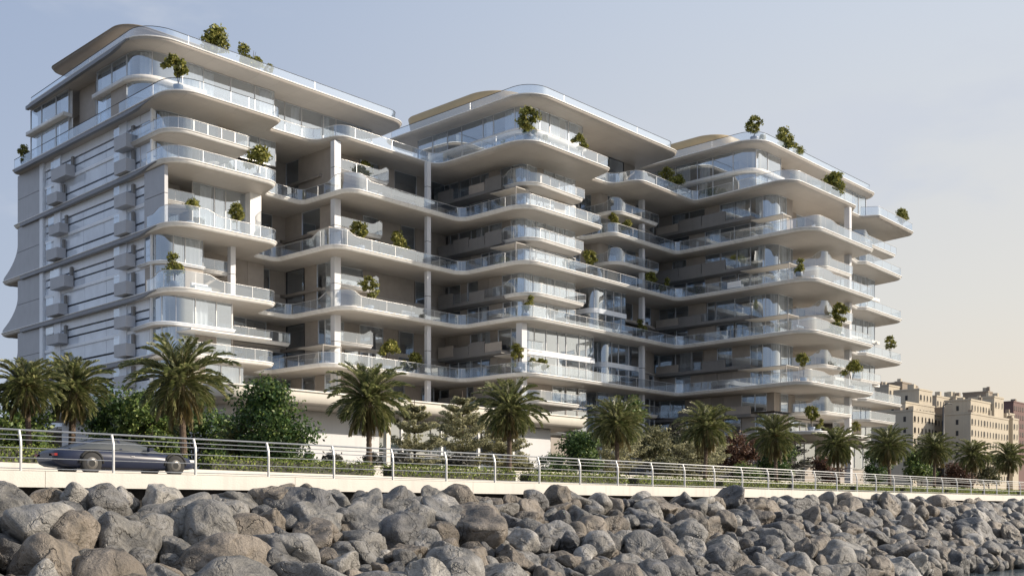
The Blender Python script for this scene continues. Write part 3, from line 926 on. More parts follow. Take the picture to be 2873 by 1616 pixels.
for ya, yb, z0, z1 in ((101.2, 98.8, 35.0, 36.3), (115.4, 111.9, 35.0, 36.2), (101.2, 98.8, 32.66, 33.9), (116.4, 114.0, 32.66, 33.7), (101.2, 98.8, 29.4, 30.6), (116.0, 113.4, 29.3, 30.3),
                       (101.2, 98.8, 26.7, 27.9), (116.6, 114.0, 26.7, 27.8), (101.2, 98.8, 23.5, 24.7), (115.6, 112.2, 23.4, 24.6), (101.2, 98.8, 20.8, 22.0), (116.6, 113.6, 20.66, 21.8),
                       (101.2, 98.8, 17.6, 18.7), (116.6, 113.6, 17.6, 18.6), (101.2, 98.8, 14.8, 16.0), (116.6, 113.6, 14.7, 15.7), (101.2, 98.8, 11.8, 12.9)):
    baybox(ya, yb, z0, z1)
for y in (100.6, 115.3):
    for lo, hi in pairs:
        a, b = HZ[lo] + T, HZ[hi] - T
        mb = MB(); mb.box(51.42, y - .1, a, 51.9, y + 1.5, b); own(mb.build('pilaster', M['whiteband']))
# thin white corner posts
for lo, hi in pairs:
    if lo == 'C': continue
    mb = MB(); mb.box(51.3, 95.35, HZ[lo] + T, 51.5, 95.6, HZ[hi] - T); own(mb.build('corner_post', M['white']))

# ---- rooms behind the glazing
def core(pts, z0, z1):
    mb = MB(); mb.bar(fillet(pts, False), z0, z1, -.3, 0)
    own(mb.build('inner_wall', M['interior']))
core([(55.5, 126), (55.5, 99.6), (70, 104), (72.6, 104), (72.6, 96.2), (90.6, 96.2), (90.6, 85.0), (119.8, 86.4), (119.8, 72.6), (143, 71.6), (143, 126)], 1.2, HZ['A'] - T)
core([(55, 120), (55, 101.5), (77, 101.5), (77, 118)], HZ['A'] + T, HZ['R'] - T)
core([(90.6, 97), (90.6, 83.6), (97, 86.8), (112, 86.8)], HZ['A'] + T, HZ['R'] - T)
core([(119.6, 86), (119.6, 73.0), (143, 72.6), (143, 84)], HZ['A'] + T, HZ['R'] - T)
for h in (35.3, 29.3, 23.3, 17.3, 11.6):
    mb = MB()
    n = len(mb.v)
    P = [(52.4, 126), (52.4, 97.8), (62, 98), (66, 100.4), (69.4, 100.4), (69.4, 93.4), (87.8, 93.4), (87.8, 84), (117, 84), (117, 69.6), (146, 69.4), (146, 126)]
    mb.v = [(x, y, h + .14) for x, y in P] + [(x, y, h - .14) for x, y in P]
    m = len(P)
    mb.face(range(m)); mb.face([m + k for k in range(m)][::-1])
    for k in range(m): mb.face((k, m + k, m + (k + 1) % m, (k + 1) % m))
    own(mb.build('inner_floor', M['interior']))
mb = MB(); mb.box(52, 126.4, 1.2, 150, 126.9, HZ['A'] - T); own(mb.build('rear_wall', M['wall']))
mb = MB(); mb.box(149.0, 72, 1.2, 149.4, 126.4, HZ['A'] - T); own(mb.build('end_wall', M['wall']))
# light fittings, ceiling hooks left out; podium below
slab('podium_deck', [(40.5, 96), (40.5, 66.0, 2.0), (81.0, 66.0, .8), (82.6, 71, .5), (82.6, 96)], 8.2, 0.6, M['podium'], M['soffit'])
mb = MB(); mb.bar([(43, 96), (43, 69.2), (57.5, 69.2)], 1.2, 7.6, -.4, 0); own(mb.build('podium_wall', M['podwall']))
facade([(57.6, 70.2), (73.6, 70.2)], [(1.9, 4.6), (4.7, 7.55)], 2.4, 'glass', 330)
mb = MB(); mb.box(57.6, 73.6, 1.2, 73.6, 73.9, 7.6); own(mb.build('podium_back_wall', M['interior']))
mb = MB(); mb.box(73.6, 68.2, 1.2, 77.8, 72, 7.55); mb.box(77.8, 68.4, 1.2, 78.1, 68.8, 7.55); own(mb.build('podium_pier', M['podwall']))
mb = MB(); mb.bar([(78, 76), (90, 76)], 1.2, 7.6, -.3, 0); own(mb.build('podium_wall', M['wall']))
for x in (59, 63.5, 68, 72.5):
    mb = MB(); mb.box(x - .12, 68.0, 1.2, x + .12, 68.24, 7.58); own(mb.build('podium_post', M['white']))
for x in (86, 97, 104, 111):
    mb = MB(); mb.box(x - .3, 80.6, 1.2, x + .3, 81.2, 8.3); own(mb.build('column', M['plaster']))

# ---- capped repeats: the hundred largest stand alone, the rest as one part
for name, lst in capped.items():
    lst.sort(key=lambda t: -t[0])
    for _, fn in lst[:100]: fn()
    rest = lst[100:]
    if not rest: continue
    a, b = MB(), MB()
    for _, fn in rest: fn(a, b)
    if name == 'window':
        o = own(a.build('window', M['steel'], kind='stuff')); b.build('pane', M['glass'], o)
    elif name == 'curtain':
        own(a.build('curtain', M['curtain'], kind='stuff'))
    else:
        own(a.build('wall_panel', [M['panel'], M['wall'], M['greypanel']], kind='stuff'))
# ------------------------------------------------------------------ setting
PZ = 1.13                                    # promenade level above the eye
def sheet(name, pts, mat, kind='structure'):
    mb = MB(); mb.v = [tuple(p) for p in pts]; mb.face(range(len(pts)))
    return mb.build(name, mat, kind=kind)

def watermat():
    m, nt, out = nodes_of('sea_water')
    L = nt.links.new
    b = N(nt, 'ShaderNodeBsdfPrincipled')
    b.inputs['Base Color'].default_value = (0.10, 0.13, 0.15, 1)
    b.inputs['Roughness'].default_value = 0.08
    tc = N(nt, 'ShaderNodeTexCoord')
    nz = N(nt, 'ShaderNodeTexNoise', i_Scale=1.6, i_Detail=5.0)
    L(tc.outputs['Object'], nz.inputs['Vector'])
    bp = N(nt, 'ShaderNodeBump'); bp.inputs['Strength'].default_value = 0.5; bp.inputs['Distance'].default_value = 0.15
    L(nz.outputs['Fac'], bp.inputs['Height']); L(bp.outputs['Normal'], b.inputs['Normal'])
    L(b.outputs[0], out.inputs['Surface'])
    return m
sheet('water', [(-900, -1800, -3.74), (2600, -1800, -3.74), (2600, 25.4, -3.74), (-900, 25.4, -3.74)], watermat())
sheet('revetment_slope', [(-60, 18.0, -6.3), (700, 18.0, -6.3), (700, 32.38, -0.35), (-60, 32.38, -0.35)], M['rubble'])
sheet('promenade', [(-60, 32.4, PZ), (700, 32.4, PZ), (700, 39.62, PZ), (-60, 39.62, PZ)], M['road'])
sheet('ground', [(-800, 39.8, 1.2), (3000, 39.8, 1.2), (3000, 2500, 1.2), (-800, 2500, 1.2)], M['ground'])

# sea wall with a shadow gap below its face
wl = thing('sea_wall', 'long cream concrete sea wall along the top of the boulders, below the white railing', 'wall', (60, 32.7, 0.6))
mb = MB()
for k in range(36):
    x0 = -40 + k * 9.0
    mb.box(x0, 32.36, 0.635, x0 + 8.985, 33.3, PZ - .012)
mb.v = [(x - 60, y - 32.7, z - .6) for x, y, z in mb.v]
mb.build('wall_face', M['cream'], wl)
mb = MB(); mb.box(-40, 32.9, -1.5, 290, 33.2, 0.634); mb.v = [(x - 60, y - 32.7, z - .6) for x, y, z in mb.v]
mb.build('footing', M['rubble'], wl)

# planter kerb under the hedges: its top steps down gently to the right
pl = thing('planter_wall', 'low cream planter wall under the clipped hedges behind the road', 'wall', (60, 39.7, PZ))
mb = MB()
def kerb_top(x):
    return 1.66 - 0.32 * min(1, max(0, (x - 15) / 45.0)) - 0.02 * min(1, max(0, (x - 60) / 60))
xs = [-40 + i * 3 for i in range(110)]
for a, b in zip(xs, xs[1:]):
    za, zb = kerb_top(a), kerb_top(b)
    mb.quad((a, 39.6, PZ), (b, 39.6, PZ), (b, 39.6, zb), (a, 39.6, za))
    mb.quad((a, 39.6, za), (b, 39.6, zb), (b, 41.9, zb), (a, 41.9, za))
    mb.quad((b, 41.9, PZ), (a, 41.9, PZ), (a, 41.9, za), (b, 41.9, zb))
mb.v = [(x - 60, y - 39.7, z - PZ) for x, y, z in mb.v]
mb.build('kerb', M['cream'], pl)
# cream terrace wall farther back
tw = thing('garden_wall', 'low cream garden wall between the hedges and the feathery trees', 'wall', (75, 52, 1.2))
mb = MB(); mb.box(-43, 0, 0.0, 75, .4, 1.38); mb.build('wall_face', M['cream'], tw)
mb = MB(); mb.box(-43, -.06, 1.384, 75, .46, 1.46); mb.build('coping', M['podium'], tw)

# ------------------------------------------------------------------ railing
rl = thing('railing', 'white metal promenade railing with bent posts and six rails on top of the sea wall', 'railing', (60, 32.55, PZ))
def post_x(i):
    px = (54 + 280.5 * i) / (1 + 0.06545 * i)
    t = (px - 1436.5) / 3032
    return 32.55 * (0.7282 + t * 0.6854) / (0.6854 - t * 0.7282)
sp = (post_x(10) - post_x(0)) / 10
mbp = MB()
prof = [(0, -.25), (0, .72), (.012, .86), (.05, 1.0), (.13, 1.2)]
for a, b in zip(prof, prof[1:]):
    for s_ in (-1,):
        w_ = .024
        mbp.quad((-w_, a[0] - .03, a[1]), (w_, a[0] - .03, a[1]), (w_, b[0] - .03, b[1]), (-w_, b[0] - .03, b[1]))
        mbp.quad((w_, a[0] + .05, a[1]), (-w_, a[0] + .05, a[1]), (-w_, b[0] + .05, b[1]), (w_, b[0] + .05, b[1]))
        mbp.quad((w_, a[0] - .03, a[1]), (w_, a[0] + .05, a[1]), (w_, b[0] + .05, b[1]), (w_, b[0] - .03, b[1]))
        mbp.quad((-w_, a[0] + .05, a[1]), (-w_, a[0] - .03, a[1]), (-w_, b[0] - .03, b[1]), (-w_, b[0] + .05, b[1]))
first = None
for i in range(-1, 40):
    x = post_x(0) + sp * i
    if first is None:
        first = mbp.build('post', M['railpaint'], rl); o = first
    else:
        o = first.copy(); col.objects.link(o); o.parent = rl
    o.location = (x - 60, -.13, 0)
for k, (dz, dy, r) in enumerate(((1.2, .13, .028), (1.045, .066, .014), (.9, .02, .014), (.665, 0, .014), (.37, 0, .014), (.06, 0, .014))):
    mb = MB(); mb.tube([(post_x(0) - 8 - 60, dy - .13, dz), (post_x(0) + sp * 40 - 60, dy - .13, dz)], r, 8)
    mb.build('rail', M['railpaint'], rl)

# ------------------------------------------------------------------ foliage
def leaves(clusters, size, seed, droop=0.0, aspect=1.7, flat=0.0):
    """many leaf sized faces filling the shells of ellipsoid clumps (cx, cy, cz, rx, ry, rz, n)"""
    g = np.random.default_rng(seed)
    V = []
    for cx, cy, cz, rx, ry, rz, n in clusters:
        n = int(n)
        d = g.normal(size=(n, 3)); d /= np.linalg.norm(d, axis=1)[:, None]
        rr = g.random(n) ** 0.45
        rr = rr * (1 + 0.16 * g.normal(size=n))
        p = d * rr[:, None] * np.array([rx, ry, rz]) + np.array([cx, cy, cz])
        nrm = d * 0.8 + g.normal(size=(n, 3)) * 0.7
        nrm[:, 2] += 0.25 + flat
        nrm /= np.linalg.norm(nrm, axis=1)[:, None]
        a = np.cross(nrm, g.normal(size=(n, 3))); a /= np.linalg.norm(a, axis=1)[:, None] + 1e-9
        a[:, 2] -= droop; a /= np.linalg.norm(a, axis=1)[:, None]
        b = np.cross(nrm, a)
        s = size * g.uniform(.6, 1.35, n)[:, None]
        q = np.stack([p - a * s * aspect * .5, p + b * s * .5 + nrm * s * .12, p + a * s * aspect * .5, p - b * s * .5 + nrm * s * .12], 1)
        V.append(q.reshape(-1, 3))
    return np.concatenate(V)

def leafmesh(name, V, mat):
    n = len(V) // 4
    me = bpy.data.meshes.new(name)
    me.vertices.add(n * 4); me.vertices.foreach_set('co', V.astype(np.float32).ravel())
    me.loops.add(n * 4); me.loops.foreach_set('vertex_index', np.arange(n * 4, dtype=np.int32))
    me.polygons.add(n); me.polygons.foreach_set('loop_start', np.arange(0, n * 4, 4, dtype=np.int32))
    me.polygons.foreach_set('loop_total', np.full(n, 4, dtype=np.int32))
    me.materials.append(mat); me.update(calc_edges=True)
    return me

def obj_of(name, me, parent):
    o = bpy.data.objects.new(name, me); col.objects.link(o); o.parent = parent
    return o

def clumps(r, seed, n=22, k=0.42, rz=1.0, per=190, lop=0.25):
    """uneven crown: clump centres spread over an ellipsoid, with gaps"""
    g = random.Random(seed); out = []
    ox, oy = g.uniform(-lop, lop) * r, g.uniform(-lop, lop) * r
    for i in range(n):
        z = g.uniform(-.95, 1); a = g.uniform(0, 6.283); q = math.sqrt(max(0, 1 - z * z)) * g.uniform(.45, 1.0)
        c = r * k * g.uniform(.6, 1.25)
        sh = 1.0 + .25 * math.sin(2 * a + seed)
        out.append((math.cos(a) * q * r * .78 * sh + ox * (z + 1) * .4, math.sin(a) * q * r * .78 * sh + oy * (z + 1) * .4, z * r * rz * .78, c, c, c * .8, per))
    return out

def tree(name, label, cat, x, y, z0, zc, r, mat, seed, leaf=.16, n=24, rz=1.0, per=200, group=None, trunk=.09, bark='bark', limbs=6):
    t = thing(name, label, cat, (x, y, z0), group)
    g = random.Random(seed)
    H = zc - z0
    mb = MB()
    mb.tube([(0, 0, 0), (.04 * r, 0, H * .4), (0, .05 * r, H * .8), (0, 0, H + r * .3)], [trunk * 1.3, trunk, trunk * .7, trunk * .25], 8)
    for i in range(limbs):
        a = g.uniform(0, 6.28); e = g.uniform(.3, .8)
        b = H * g.uniform(.35, .85)
        mb.tube([(0, 0, b), (math.cos(a) * r * .35, math.sin(a) * r * .35, b + e * r * .4), (math.cos(a) * r * .8, math.sin(a) * r * .8, b + e * r * .9)], [trunk * .5, trunk * .35, trunk * .1], 6)
    mb.build('trunk', M[bark], t)
    V = leaves(clumps(r, seed, n, rz=rz, per=per), leaf, seed)
    V[:, 2] += H
    obj_of('crown', leafmesh('crown', V, M[mat]), t)
    return t

# dense trees behind the hedge
for a in (
    ('leafy_tree', 'big round dark green tree standing in front of the podium wall', 32.2, 47.2, 1.2, 4.35, 2.3, 'leaf', 11, .12, 40, 1.0, 330),
    ('leafy_tree', 'dark bushy tree filling the gap behind the two left palms', 21.0, 51.5, 1.2, 3.6, 1.9, 'leaf2', 12, .12, 26, 1.05, 260),
    ('leafy_tree', 'dark green tree below the left side front, right of the second palm', 26.6, 53.2, 1.2, 4.1, 2.1, 'leaf', 13, .12, 30, 1.0, 280),
    ('leafy_tree', 'lighter sunlit tree rising behind the car, just left of the tall palm', 26.6, 49.5, 1.2, 3.9, 1.6, 'leaf2', 14, .11, 26, 1.25, 240),
    ('leafy_tree', 'dark tree in the shade directly behind the tall left palm', 31.6, 54.0, 1.2, 3.8, 2.0, 'leaf', 15, .12, 28, .95, 260),
    ('leafy_tree', 'low dark tree between the tall palm and the big round tree', 34.6, 54.5, 1.2, 3.4, 1.8, 'leaf', 16, .12, 24, .9, 240),
    ('leafy_tree', 'small tree at the left edge under the cut off palm', 17.6, 48.5, 1.2, 3.0, 1.5, 'leaf2', 17, .12, 22, 1.0, 220),
    ('leafy_tree', 'dark tree behind the right end of the podium overhang', 70.5, 58.0, 1.2, 4.7, 2.2, 'leaf', 18, .15, 26, .9, 230),
    ('leafy_tree', 'sunlit round tree right behind the palm at the podium corner', 84.5, 64.0, 1.2, 8.6, 2.3, 'leaf2', 19, .18, 26, 1.0, 200),
    ('leafy_tree', 'dark tree below the shaded corner between two wings', 95.8, 66.0, 1.2, 6.6, 2.4, 'leafdry', 20, .2, 24, 1.0, 170),
    ('leafy_tree', 'grey green tree between the sixth and seventh palms', 81.5, 58.5, 1.2, 5.4, 2.3, 'leafolive', 21, .15, 28, .85, 210),
    ('leafy_tree', 'large grey green tree left of the red brown tree', 88.0, 59.0, 1.2, 5.9, 2.5, 'leafolive', 22, .15, 30, .9, 210),
    ('leafy_tree', 'red brown bushy tree between two palms under the right wing', 93.0, 56.6, 1.2, 5.2, 2.5, 'leafred', 23, .14, 32, .95, 230),
    ('leafy_tree', 'dark green tree under the rounded balconies of the right wing', 101.0, 57.0, 1.2, 5.0, 2.4, 'leaf', 24, .15, 28, .9, 210),
    ('leafy_tree', 'reddish shrub like tree right of the rightmost wing palm', 108.5, 55.0, 1.2, 4.1, 2.0, 'leafred', 25, .15, 24, .85, 190),
    ('leafy_tree', 'dark tree below the far right end of the building', 118.5, 54.5, 1.2, 5.0, 2.3, 'leaf', 26, .17, 26, .9, 180),
    ('leafy_tree', 'dark green tree in front of the sandy apartment blocks', 128.0, 53.0, 1.2, 5.0, 2.3, 'leaf2', 27, .18, 26, .9, 170),
    ('leafy_tree', 'reddish tree below the sandy apartment blocks', 138.5, 52.5, 1.2, 4.4, 2.1, 'leafred', 28, .18, 24, .85, 160),
    ('leafy_tree', 'olive green tree at the far right edge behind the last palms', 150.0, 53.0, 1.2, 5.2, 2.4, 'leafolive', 29, .18, 26, .9, 170),
    ('leafy_tree', 'dark low tree between the pillar and the podium glass', 44.0, 53.8, 1.2, 2.6, 1.2, 'leafdry', 30, .12, 18, .8, 160),
):
    tree(a[0], a[1], 'tree', *a[2:7], a[7], a[8], a[9], a[10], a[11], a[12], group='dense trees in the garden')

for a in (
    ('low dark shrub at the foot of the podium wall, right of the big round tree', 38.2, 53.5, 2.6, 1.3, 'leaf', 61), ('low shrub between the big round tree and the pillar', 41.2, 54.5, 2.3, 1.1, 'leafdry', 62),
    ('low shrub under the tiered trees, left side', 47.0, 54.6, 2.4, 1.3, 'leafdry', 63), ('low shrub under the tallest tiered tree', 52.0, 54.0, 2.5, 1.4, 'leafdry', 64), ('low olive shrub in front of the podium pier', 59.6, 55.2, 2.6, 1.4, 'leafolive', 65),
    ('dark upright shrub at the right end of the podium, by the pier', 65.6, 57.0, 3.0, 1.5, 'leaf', 66), ('broad low shrub right of the podium shade', 79.0, 55.4, 2.9, 1.7, 'leafolive', 67), ('dark low shrub behind the fifth and sixth palms', 90.2, 54.2, 2.9, 1.6, 'leaf2', 68)):
    tree('garden_shrub', a[0], 'shrub', a[1], a[2], 1.2, a[3], a[4], a[5], a[6], .12, 22, .95, 200, 'shrubs behind the garden wall', .05)
# tiered trees with flat feathery layers
def tiered(label, x, y, z0, tiers, seed, mat='leaffeather'):
    t = thing('tiered_tree', label, 'tree', (x, y, z0), 'tiered feathery trees')
    g = random.Random(seed)
    mb = MB(); V = []
    top = tiers[-1][0] + .9
    mb.tube([(0, 0, 0), (.05, .03, top * .5), (0, 0, top)], [.11, .075, .02], 8)
    for zt, rt in tiers:
        nb = 11
        for i in range(nb):
            a = 6.283 * i / nb + g.uniform(-.25, .25)
            L_ = rt * g.uniform(.7, 1.1)
            up_ = rt * g.uniform(.3, .55)
            p = [(math.cos(a) * L_ * s, math.sin(a) * L_ * s, zt - .12 + up_ * s ** 1.2) for s in (0, .35, .7, 1)]
            mb.tube(p, [.026, .018, .011, .004], 5)
            cl = []
            for s in (.25, .42, .6, .75, .9, 1.05):
                c = Vector(p[1]).lerp(Vector(p[3]), (s - .35) / .65)
                w_ = rt * .25 * (1.15 - s * .35)
                cl.append((c.x + g.uniform(-.1, .1), c.y + g.uniform(-.1, .1), c.z + .06, w_, w_, .10, 30))
            V.append(leaves(cl, .115, seed * 31 + i + int(zt * 10), flat=.15))
    mb.build('trunk', M['bark'], t)
    obj_of('crown', leafmesh('crown', np.concatenate(V), M[mat]), t)
tiered('tiered feathery tree left of the taller one, right of the palm by the pillar', 48.8, 55.0, 1.2, [(1.5, 1.5), (2.7, 1.9), (4.0, 1.5), (4.8, 1.1), (5.4, .7)], 41)
tiered('tallest tiered feathery tree, in front of the podium glass', 53.9, 55.6, 1.2, [(1.5, 1.9), (2.9, 2.3), (3.9, 2.1), (4.8, 1.7), (5.6, 1.2), (6.3, .8)], 42)
tiered('small tiered feathery tree behind the palm left of the podium pier', 57.0, 54.6, 1.2, [(1.8, 1.9), (2.9, 1.9), (3.8, 1.5), (4.6, .9)], 43)
tiered('broad tiered tree behind the palm at the podium corner', 76.2, 59.0, 1.2, [(1.9, 2.4), (3.0, 2.7), (4.0, 2.4), (4.9, 1.7)], 44)
tiered('broad flat tiered tree in front of the shaded right wing', 85.5, 56.2, 1.2, [(1.4, 2.4), (2.4, 2.9), (3.5, 2.4), (4.3, 1.5)], 45)
tiered('dark tiered tree under the right wing, left of the smaller palms', 104.2, 58.0, 1.2, [(1.6, 2.3), (2.8, 2.7), (3.9, 2.2), (4.8, 1.5)], 46, 'leafdry')

# ------------------------------------------------------------------ palms
def palm_meshes(seed, n=62, L0=2.2, dry=12, upright=1.0):
    g = random.Random(seed)
    W = {'g': [], 'd': []}
    mbs = MB()
    for i in range(n + dry):
        isdry = i >= n
        a = i * 2.39996 + g.uniform(-.2, .2)
        if isdry: el = R(g.uniform(-75, -35)); Lf = L0 * g.uniform(.55, .85)
        else:
            u = (i + .5) / n
            el = R(88 - 134 * u ** .95 + g.uniform(-10, 10)); Lf = L0 * (0.80 + .3 * math.sin(math.pi * min(1, u * 1.1 + .1))) * g.uniform(.9, 1.1)
        ns = 11
        p = Vector((math.cos(a) * .08, math.sin(a) * .08, .0 + (.12 if not isdry else -.15)))
        pts = [p.copy()]; e = el
        tw = g.uniform(-.35, .35)
        for k in range(ns):
            d = Vector((math.cos(a + tw * k / ns) * math.cos(e), math.sin(a + tw * k / ns) * math.cos(e), math.sin(e)))
            p = p + d * (Lf / ns); pts.append(p.copy())
            e -= R((7.6 if not isdry else 5) * (0.3 + 1.1 * k / ns)) * (1.0 if e > -1.35 else .1)
        mbs.tube(pts, [.028 * (1 - .85 * k / ns) for k in range(ns + 1)], 4, 0, True, False)
        arr = W['d' if isdry else 'g']
        m = 26
        for j in range(m):
            s = .1 + .9 * (j + g.uniform(0, .6)) / m
            f = s * ns; k = min(int(f), ns - 1); fr = f - k
            c = pts[k].lerp(pts[k + 1], fr)
            t = (pts[k + 1] - pts[k]).normalized()
            side = t.cross(Vector((0, 0, 1)))
            if side.length < .05: side = Vector((math.sin(a), -math.cos(a), 0))
            side.normalize(); up = side.cross(t)
            ll = .50 * (math.sin(math.pi * min(1, .12 + s * .88)) ** .6 * .9 + .12) * g.uniform(.8, 1.15) * (L0 / 2.05)
            for sg in (-1, 1):
                d = (t * .95 + side * sg * .7 + up * g.uniform(.05, .5)).normalized()
                if isdry: d = (d + Vector((0, 0, -.7))).normalized()
                tip = c + d * ll + Vector((0, 0, -.16 * ll))
                mid = c + d * ll * .5
                w_ = (up * .7 + t * .5).normalized() * .034
                arr.append((c - w_, mid - w_ * 1.3, tip, mid + w_ * 1.3))
    to = lambda A: np.array([[tuple(q) for q in f] for f in A]).reshape(-1, 3)
    return leafmesh('crown', to(W['g']), M['palm']), (leafmesh('dry_fronds', to(W['d']), M['palmdry']) if W['d'] else None), mbs

palm_lib = []
for s in (51, 52, 53, 54, 55):
    gm, dm, st = palm_meshes(s, 70 + (s * 7) % 17, 2.08 + .05 * (s % 4), 8 + (s * 5) % 13)
    stm = bpy.data.meshes.new('frond_stems'); stm.from_pydata(st.v, [], st.f); stm.materials.append(M['palmdry'])
    palm_lib.append((gm, dm, stm))
def trunk_mesh(h, r, seed):
    g = random.Random(seed); mb = MB()
    prof = []
    n = int(h / .11)
    for i in range(n + 1):
        z = h * i / n
        rr = r * (1.15 - .25 * min(1, z / h * 2)) * (1.0 + (.10 if i % 2 else -.04) + g.uniform(-.03, .03))
        if z > h - .5: rr *= 1 + .45 * (z - h + .5) / .5
        prof.append((rr, z))
    mb.lathe(prof, n=10)
    me = bpy.data.meshes.new('trunk'); me.from_pydata(mb.v, [], mb.f); me.materials.append(M['palmbark'])
    return me
def palm(label, x, y, z0, h, k, s, rot, group='date palms along the promenade', r=.14):
    t = thing('date_palm', label, 'palm tree', (x, y, z0), group, rot)
    t.rotation_euler = (R(2.5 * math.sin(x * 3.1)), R(2.5 * math.cos(x * 1.7)), rot)
    obj_of('trunk', trunk_mesh(h, r, int(x * 7)), t)
    gm, dm, stm = palm_lib[k]
    for nm, me in (('crown', gm), ('dry_fronds', dm), ('frond_stems', stm)):
        o = obj_of(nm, me, t); o.location = (0, 0, h); o.scale = (s, s, s)
PT = [-.3026, -.1318, -.0028, .0981, .178, .2452, .303, .350, .3907, .4256, .4586]
lab = ['tallest looking date palm, left of the big round dark tree', 'date palm beside the cream pillar', 'date palm in front of the podium left of its pier',
       'date palm at the right end of the podium overhang', 'date palm in front of the shaded corner, left of the red brown tree', 'date palm right of the red brown tree, under the right wing',
       'smaller looking palm below the right end of the building', 'palm just right of the apartment building, under its last balconies', 'palm in front of the first sandy apartment block',
       'second palm from the right edge, before the sandy blocks', 'last palm at the right edge of the picture']
hts = [4.3, 4.2, 4.35, 4.15, 4.45, 4.3, 4.0, 4.35, 4.45, 4.2, 4.4]
PX = []
for i, t in enumerate(PT):
    x = 41.0 * (0.7282 + t * 0.6854) / (0.6854 - t * 0.7282); PX.append(x)
    palm(lab[i], x, 41.0, kerb_top(x) - .3, hts[i] - kerb_top(x) + 1.3, (i * 2) % 5, [1.0, 1.0, .93, .98, .96, .97, .94, .98, .97, .95, .96][i] * 0.98, i * 1.1)
palm('palm with a bare trunk near the left edge, left of the car', 19.6, 46.8, 1.2, 3.9, 1, .78, .5, r=.13)
palm('palm second from the left, its trunk rising behind the car', 23.4, 51.2, 1.2, 4.45, 2, .9, 2.2, r=.17)
palm('palm cut off by the left edge, only its fronds showing', 17.3, 48.6, 1.2, 3.4, 0, .85, 3.0)
palm('short palm half hidden among the trees left of the tall palm', 27.6, 50.6, 1.2, 2.9, 1, .62, 1.3)
palm('short palm half hidden between the tall palm and the round tree', 31.6, 49.6, 1.2, 2.2, 2, .55, 4.0)

# cream pillar right of the second palm
pil = thing('pillar', 'square cream pillar beside a palm trunk behind the railing', 'pillar', (35.35, 41.9, 1.2))
mb = MB(); mb.box(-.13, -.1, 0, .13, .16, 3.6); mb.box(-.17, -.14, 3.604, .17, .2, 3.72); mb.build('shaft', M['podium'], pil)

# ------------------------------------------------------------------ hedges
def hedge(label, x0, x1, seed):
    zt = kerb_top((x0 + x1) / 2)
    t = thing('hedge', label, 'hedge', ((x0 + x1) / 2, 40.35, zt), 'clipped hedges along the planter')
    L_ = x1 - x0
    g = random.Random(seed); cl = []
    n = max(4, int(L_ / .32))
    for i in range(n):
        u = (i + .5) / n
        for yy in (-.42, 0.0, .42):
            cl.append((-L_ / 2 + L_ * u, yy, (.34 + g.uniform(-.02, .02)), .25, .22, .40, 85))
    V = leaves(cl, .06, seed)
    V[:, 2] = np.clip(V[:, 2], 0.0, (.72 + .03 * np.sin(V[:, 0] * 9)))
    obj_of('foliage', leafmesh('foliage', V, M['hedge']), t)
    mb = MB()
    mb.box(-L_ / 2 + .1, -.42, -.02, L_ / 2 - .1, .40, .5); mb.build('stems', M['leafdry'], t)
E1 = [PX[0] - 9.7] + PX + [PX[-1] + 9.8]
names = ['left edge and the tall left palm', 'tall left palm and the pillar', 'pillar and the third promenade palm', 'third and fourth promenade palms', 'fourth and fifth promenade palms',
         'fifth and sixth promenade palms', 'sixth and seventh promenade palms', 'seventh and eighth promenade palms', 'eighth and ninth promenade palms', 'ninth and tenth promenade palms', 'last two palms', 'last palm and the right edge']
for i, (a, b) in enumerate(zip(E1, E1[1:])):
    hedge('low clipped green hedge between the ' + names[i], a + .55, b - .5, 70 + i)
# ------------------------------------------------------------------ potted trees on the terraces
POT = []
KIND = [(15, .38, 1.0, 74, .3, .15, 0), (9, .46, .85, 110, .6, .14, 0), (20, .30, 1.15, 46, .2, .12, .2), (12, .34, .8, 60, .5, .17, .3), (26, .27, .95, 30, .3, .13, 0), (8, .40, 1.25, 100, .2, .13, .1)]
def pot_proto(k):
    g = random.Random(200 + k)
    mb = MB()
    if k % 2: mb.lathe([(.30, 0), (.42, .06), (.46, .5), (.44, .55), (.38, .55), (.36, .5)], n=14)
    else: mb.lathe([(.34, 0), (.36, .04), (.50, .34), (.52, .48), (.46, .48), (.44, .42)], n=14)
    pot = bpy.data.meshes.new('pot'); pot.from_pydata(mb.v, [], mb.f); pot.materials.append(M['pot'])
    for p in pot.polygons: p.use_smooth = True
    mb = MB()
    for i in range(3 + k % 3):
        a = g.uniform(0, 6.28); q = g.uniform(.25, .6)
        mb.tube([(.03 * i, 0, .45), (math.cos(a) * q * .3, math.sin(a) * q * .3, 1.1), (math.cos(a) * q, math.sin(a) * q, 1.9)], [.05, .035, .012], 6)
    stem = bpy.data.meshes.new('stem'); stem.from_pydata(mb.v, [], mb.f); stem.materials.append(M['bark'])
    n, kk, rz, per, lop, ls, dr = KIND[k]; lop = min(lop, .35); per = int(per * 1.3)
    V = leaves(clumps(1.05, 300 + k * 3, n, kk * 1.08, rz, int(per * 1.5), lop), ls, 320 + k, dr)
    fol = leafmesh('foliage', V, M['leafpot'])
    return pot, stem, fol
for k in range(6): POT.append(pot_proto(k))
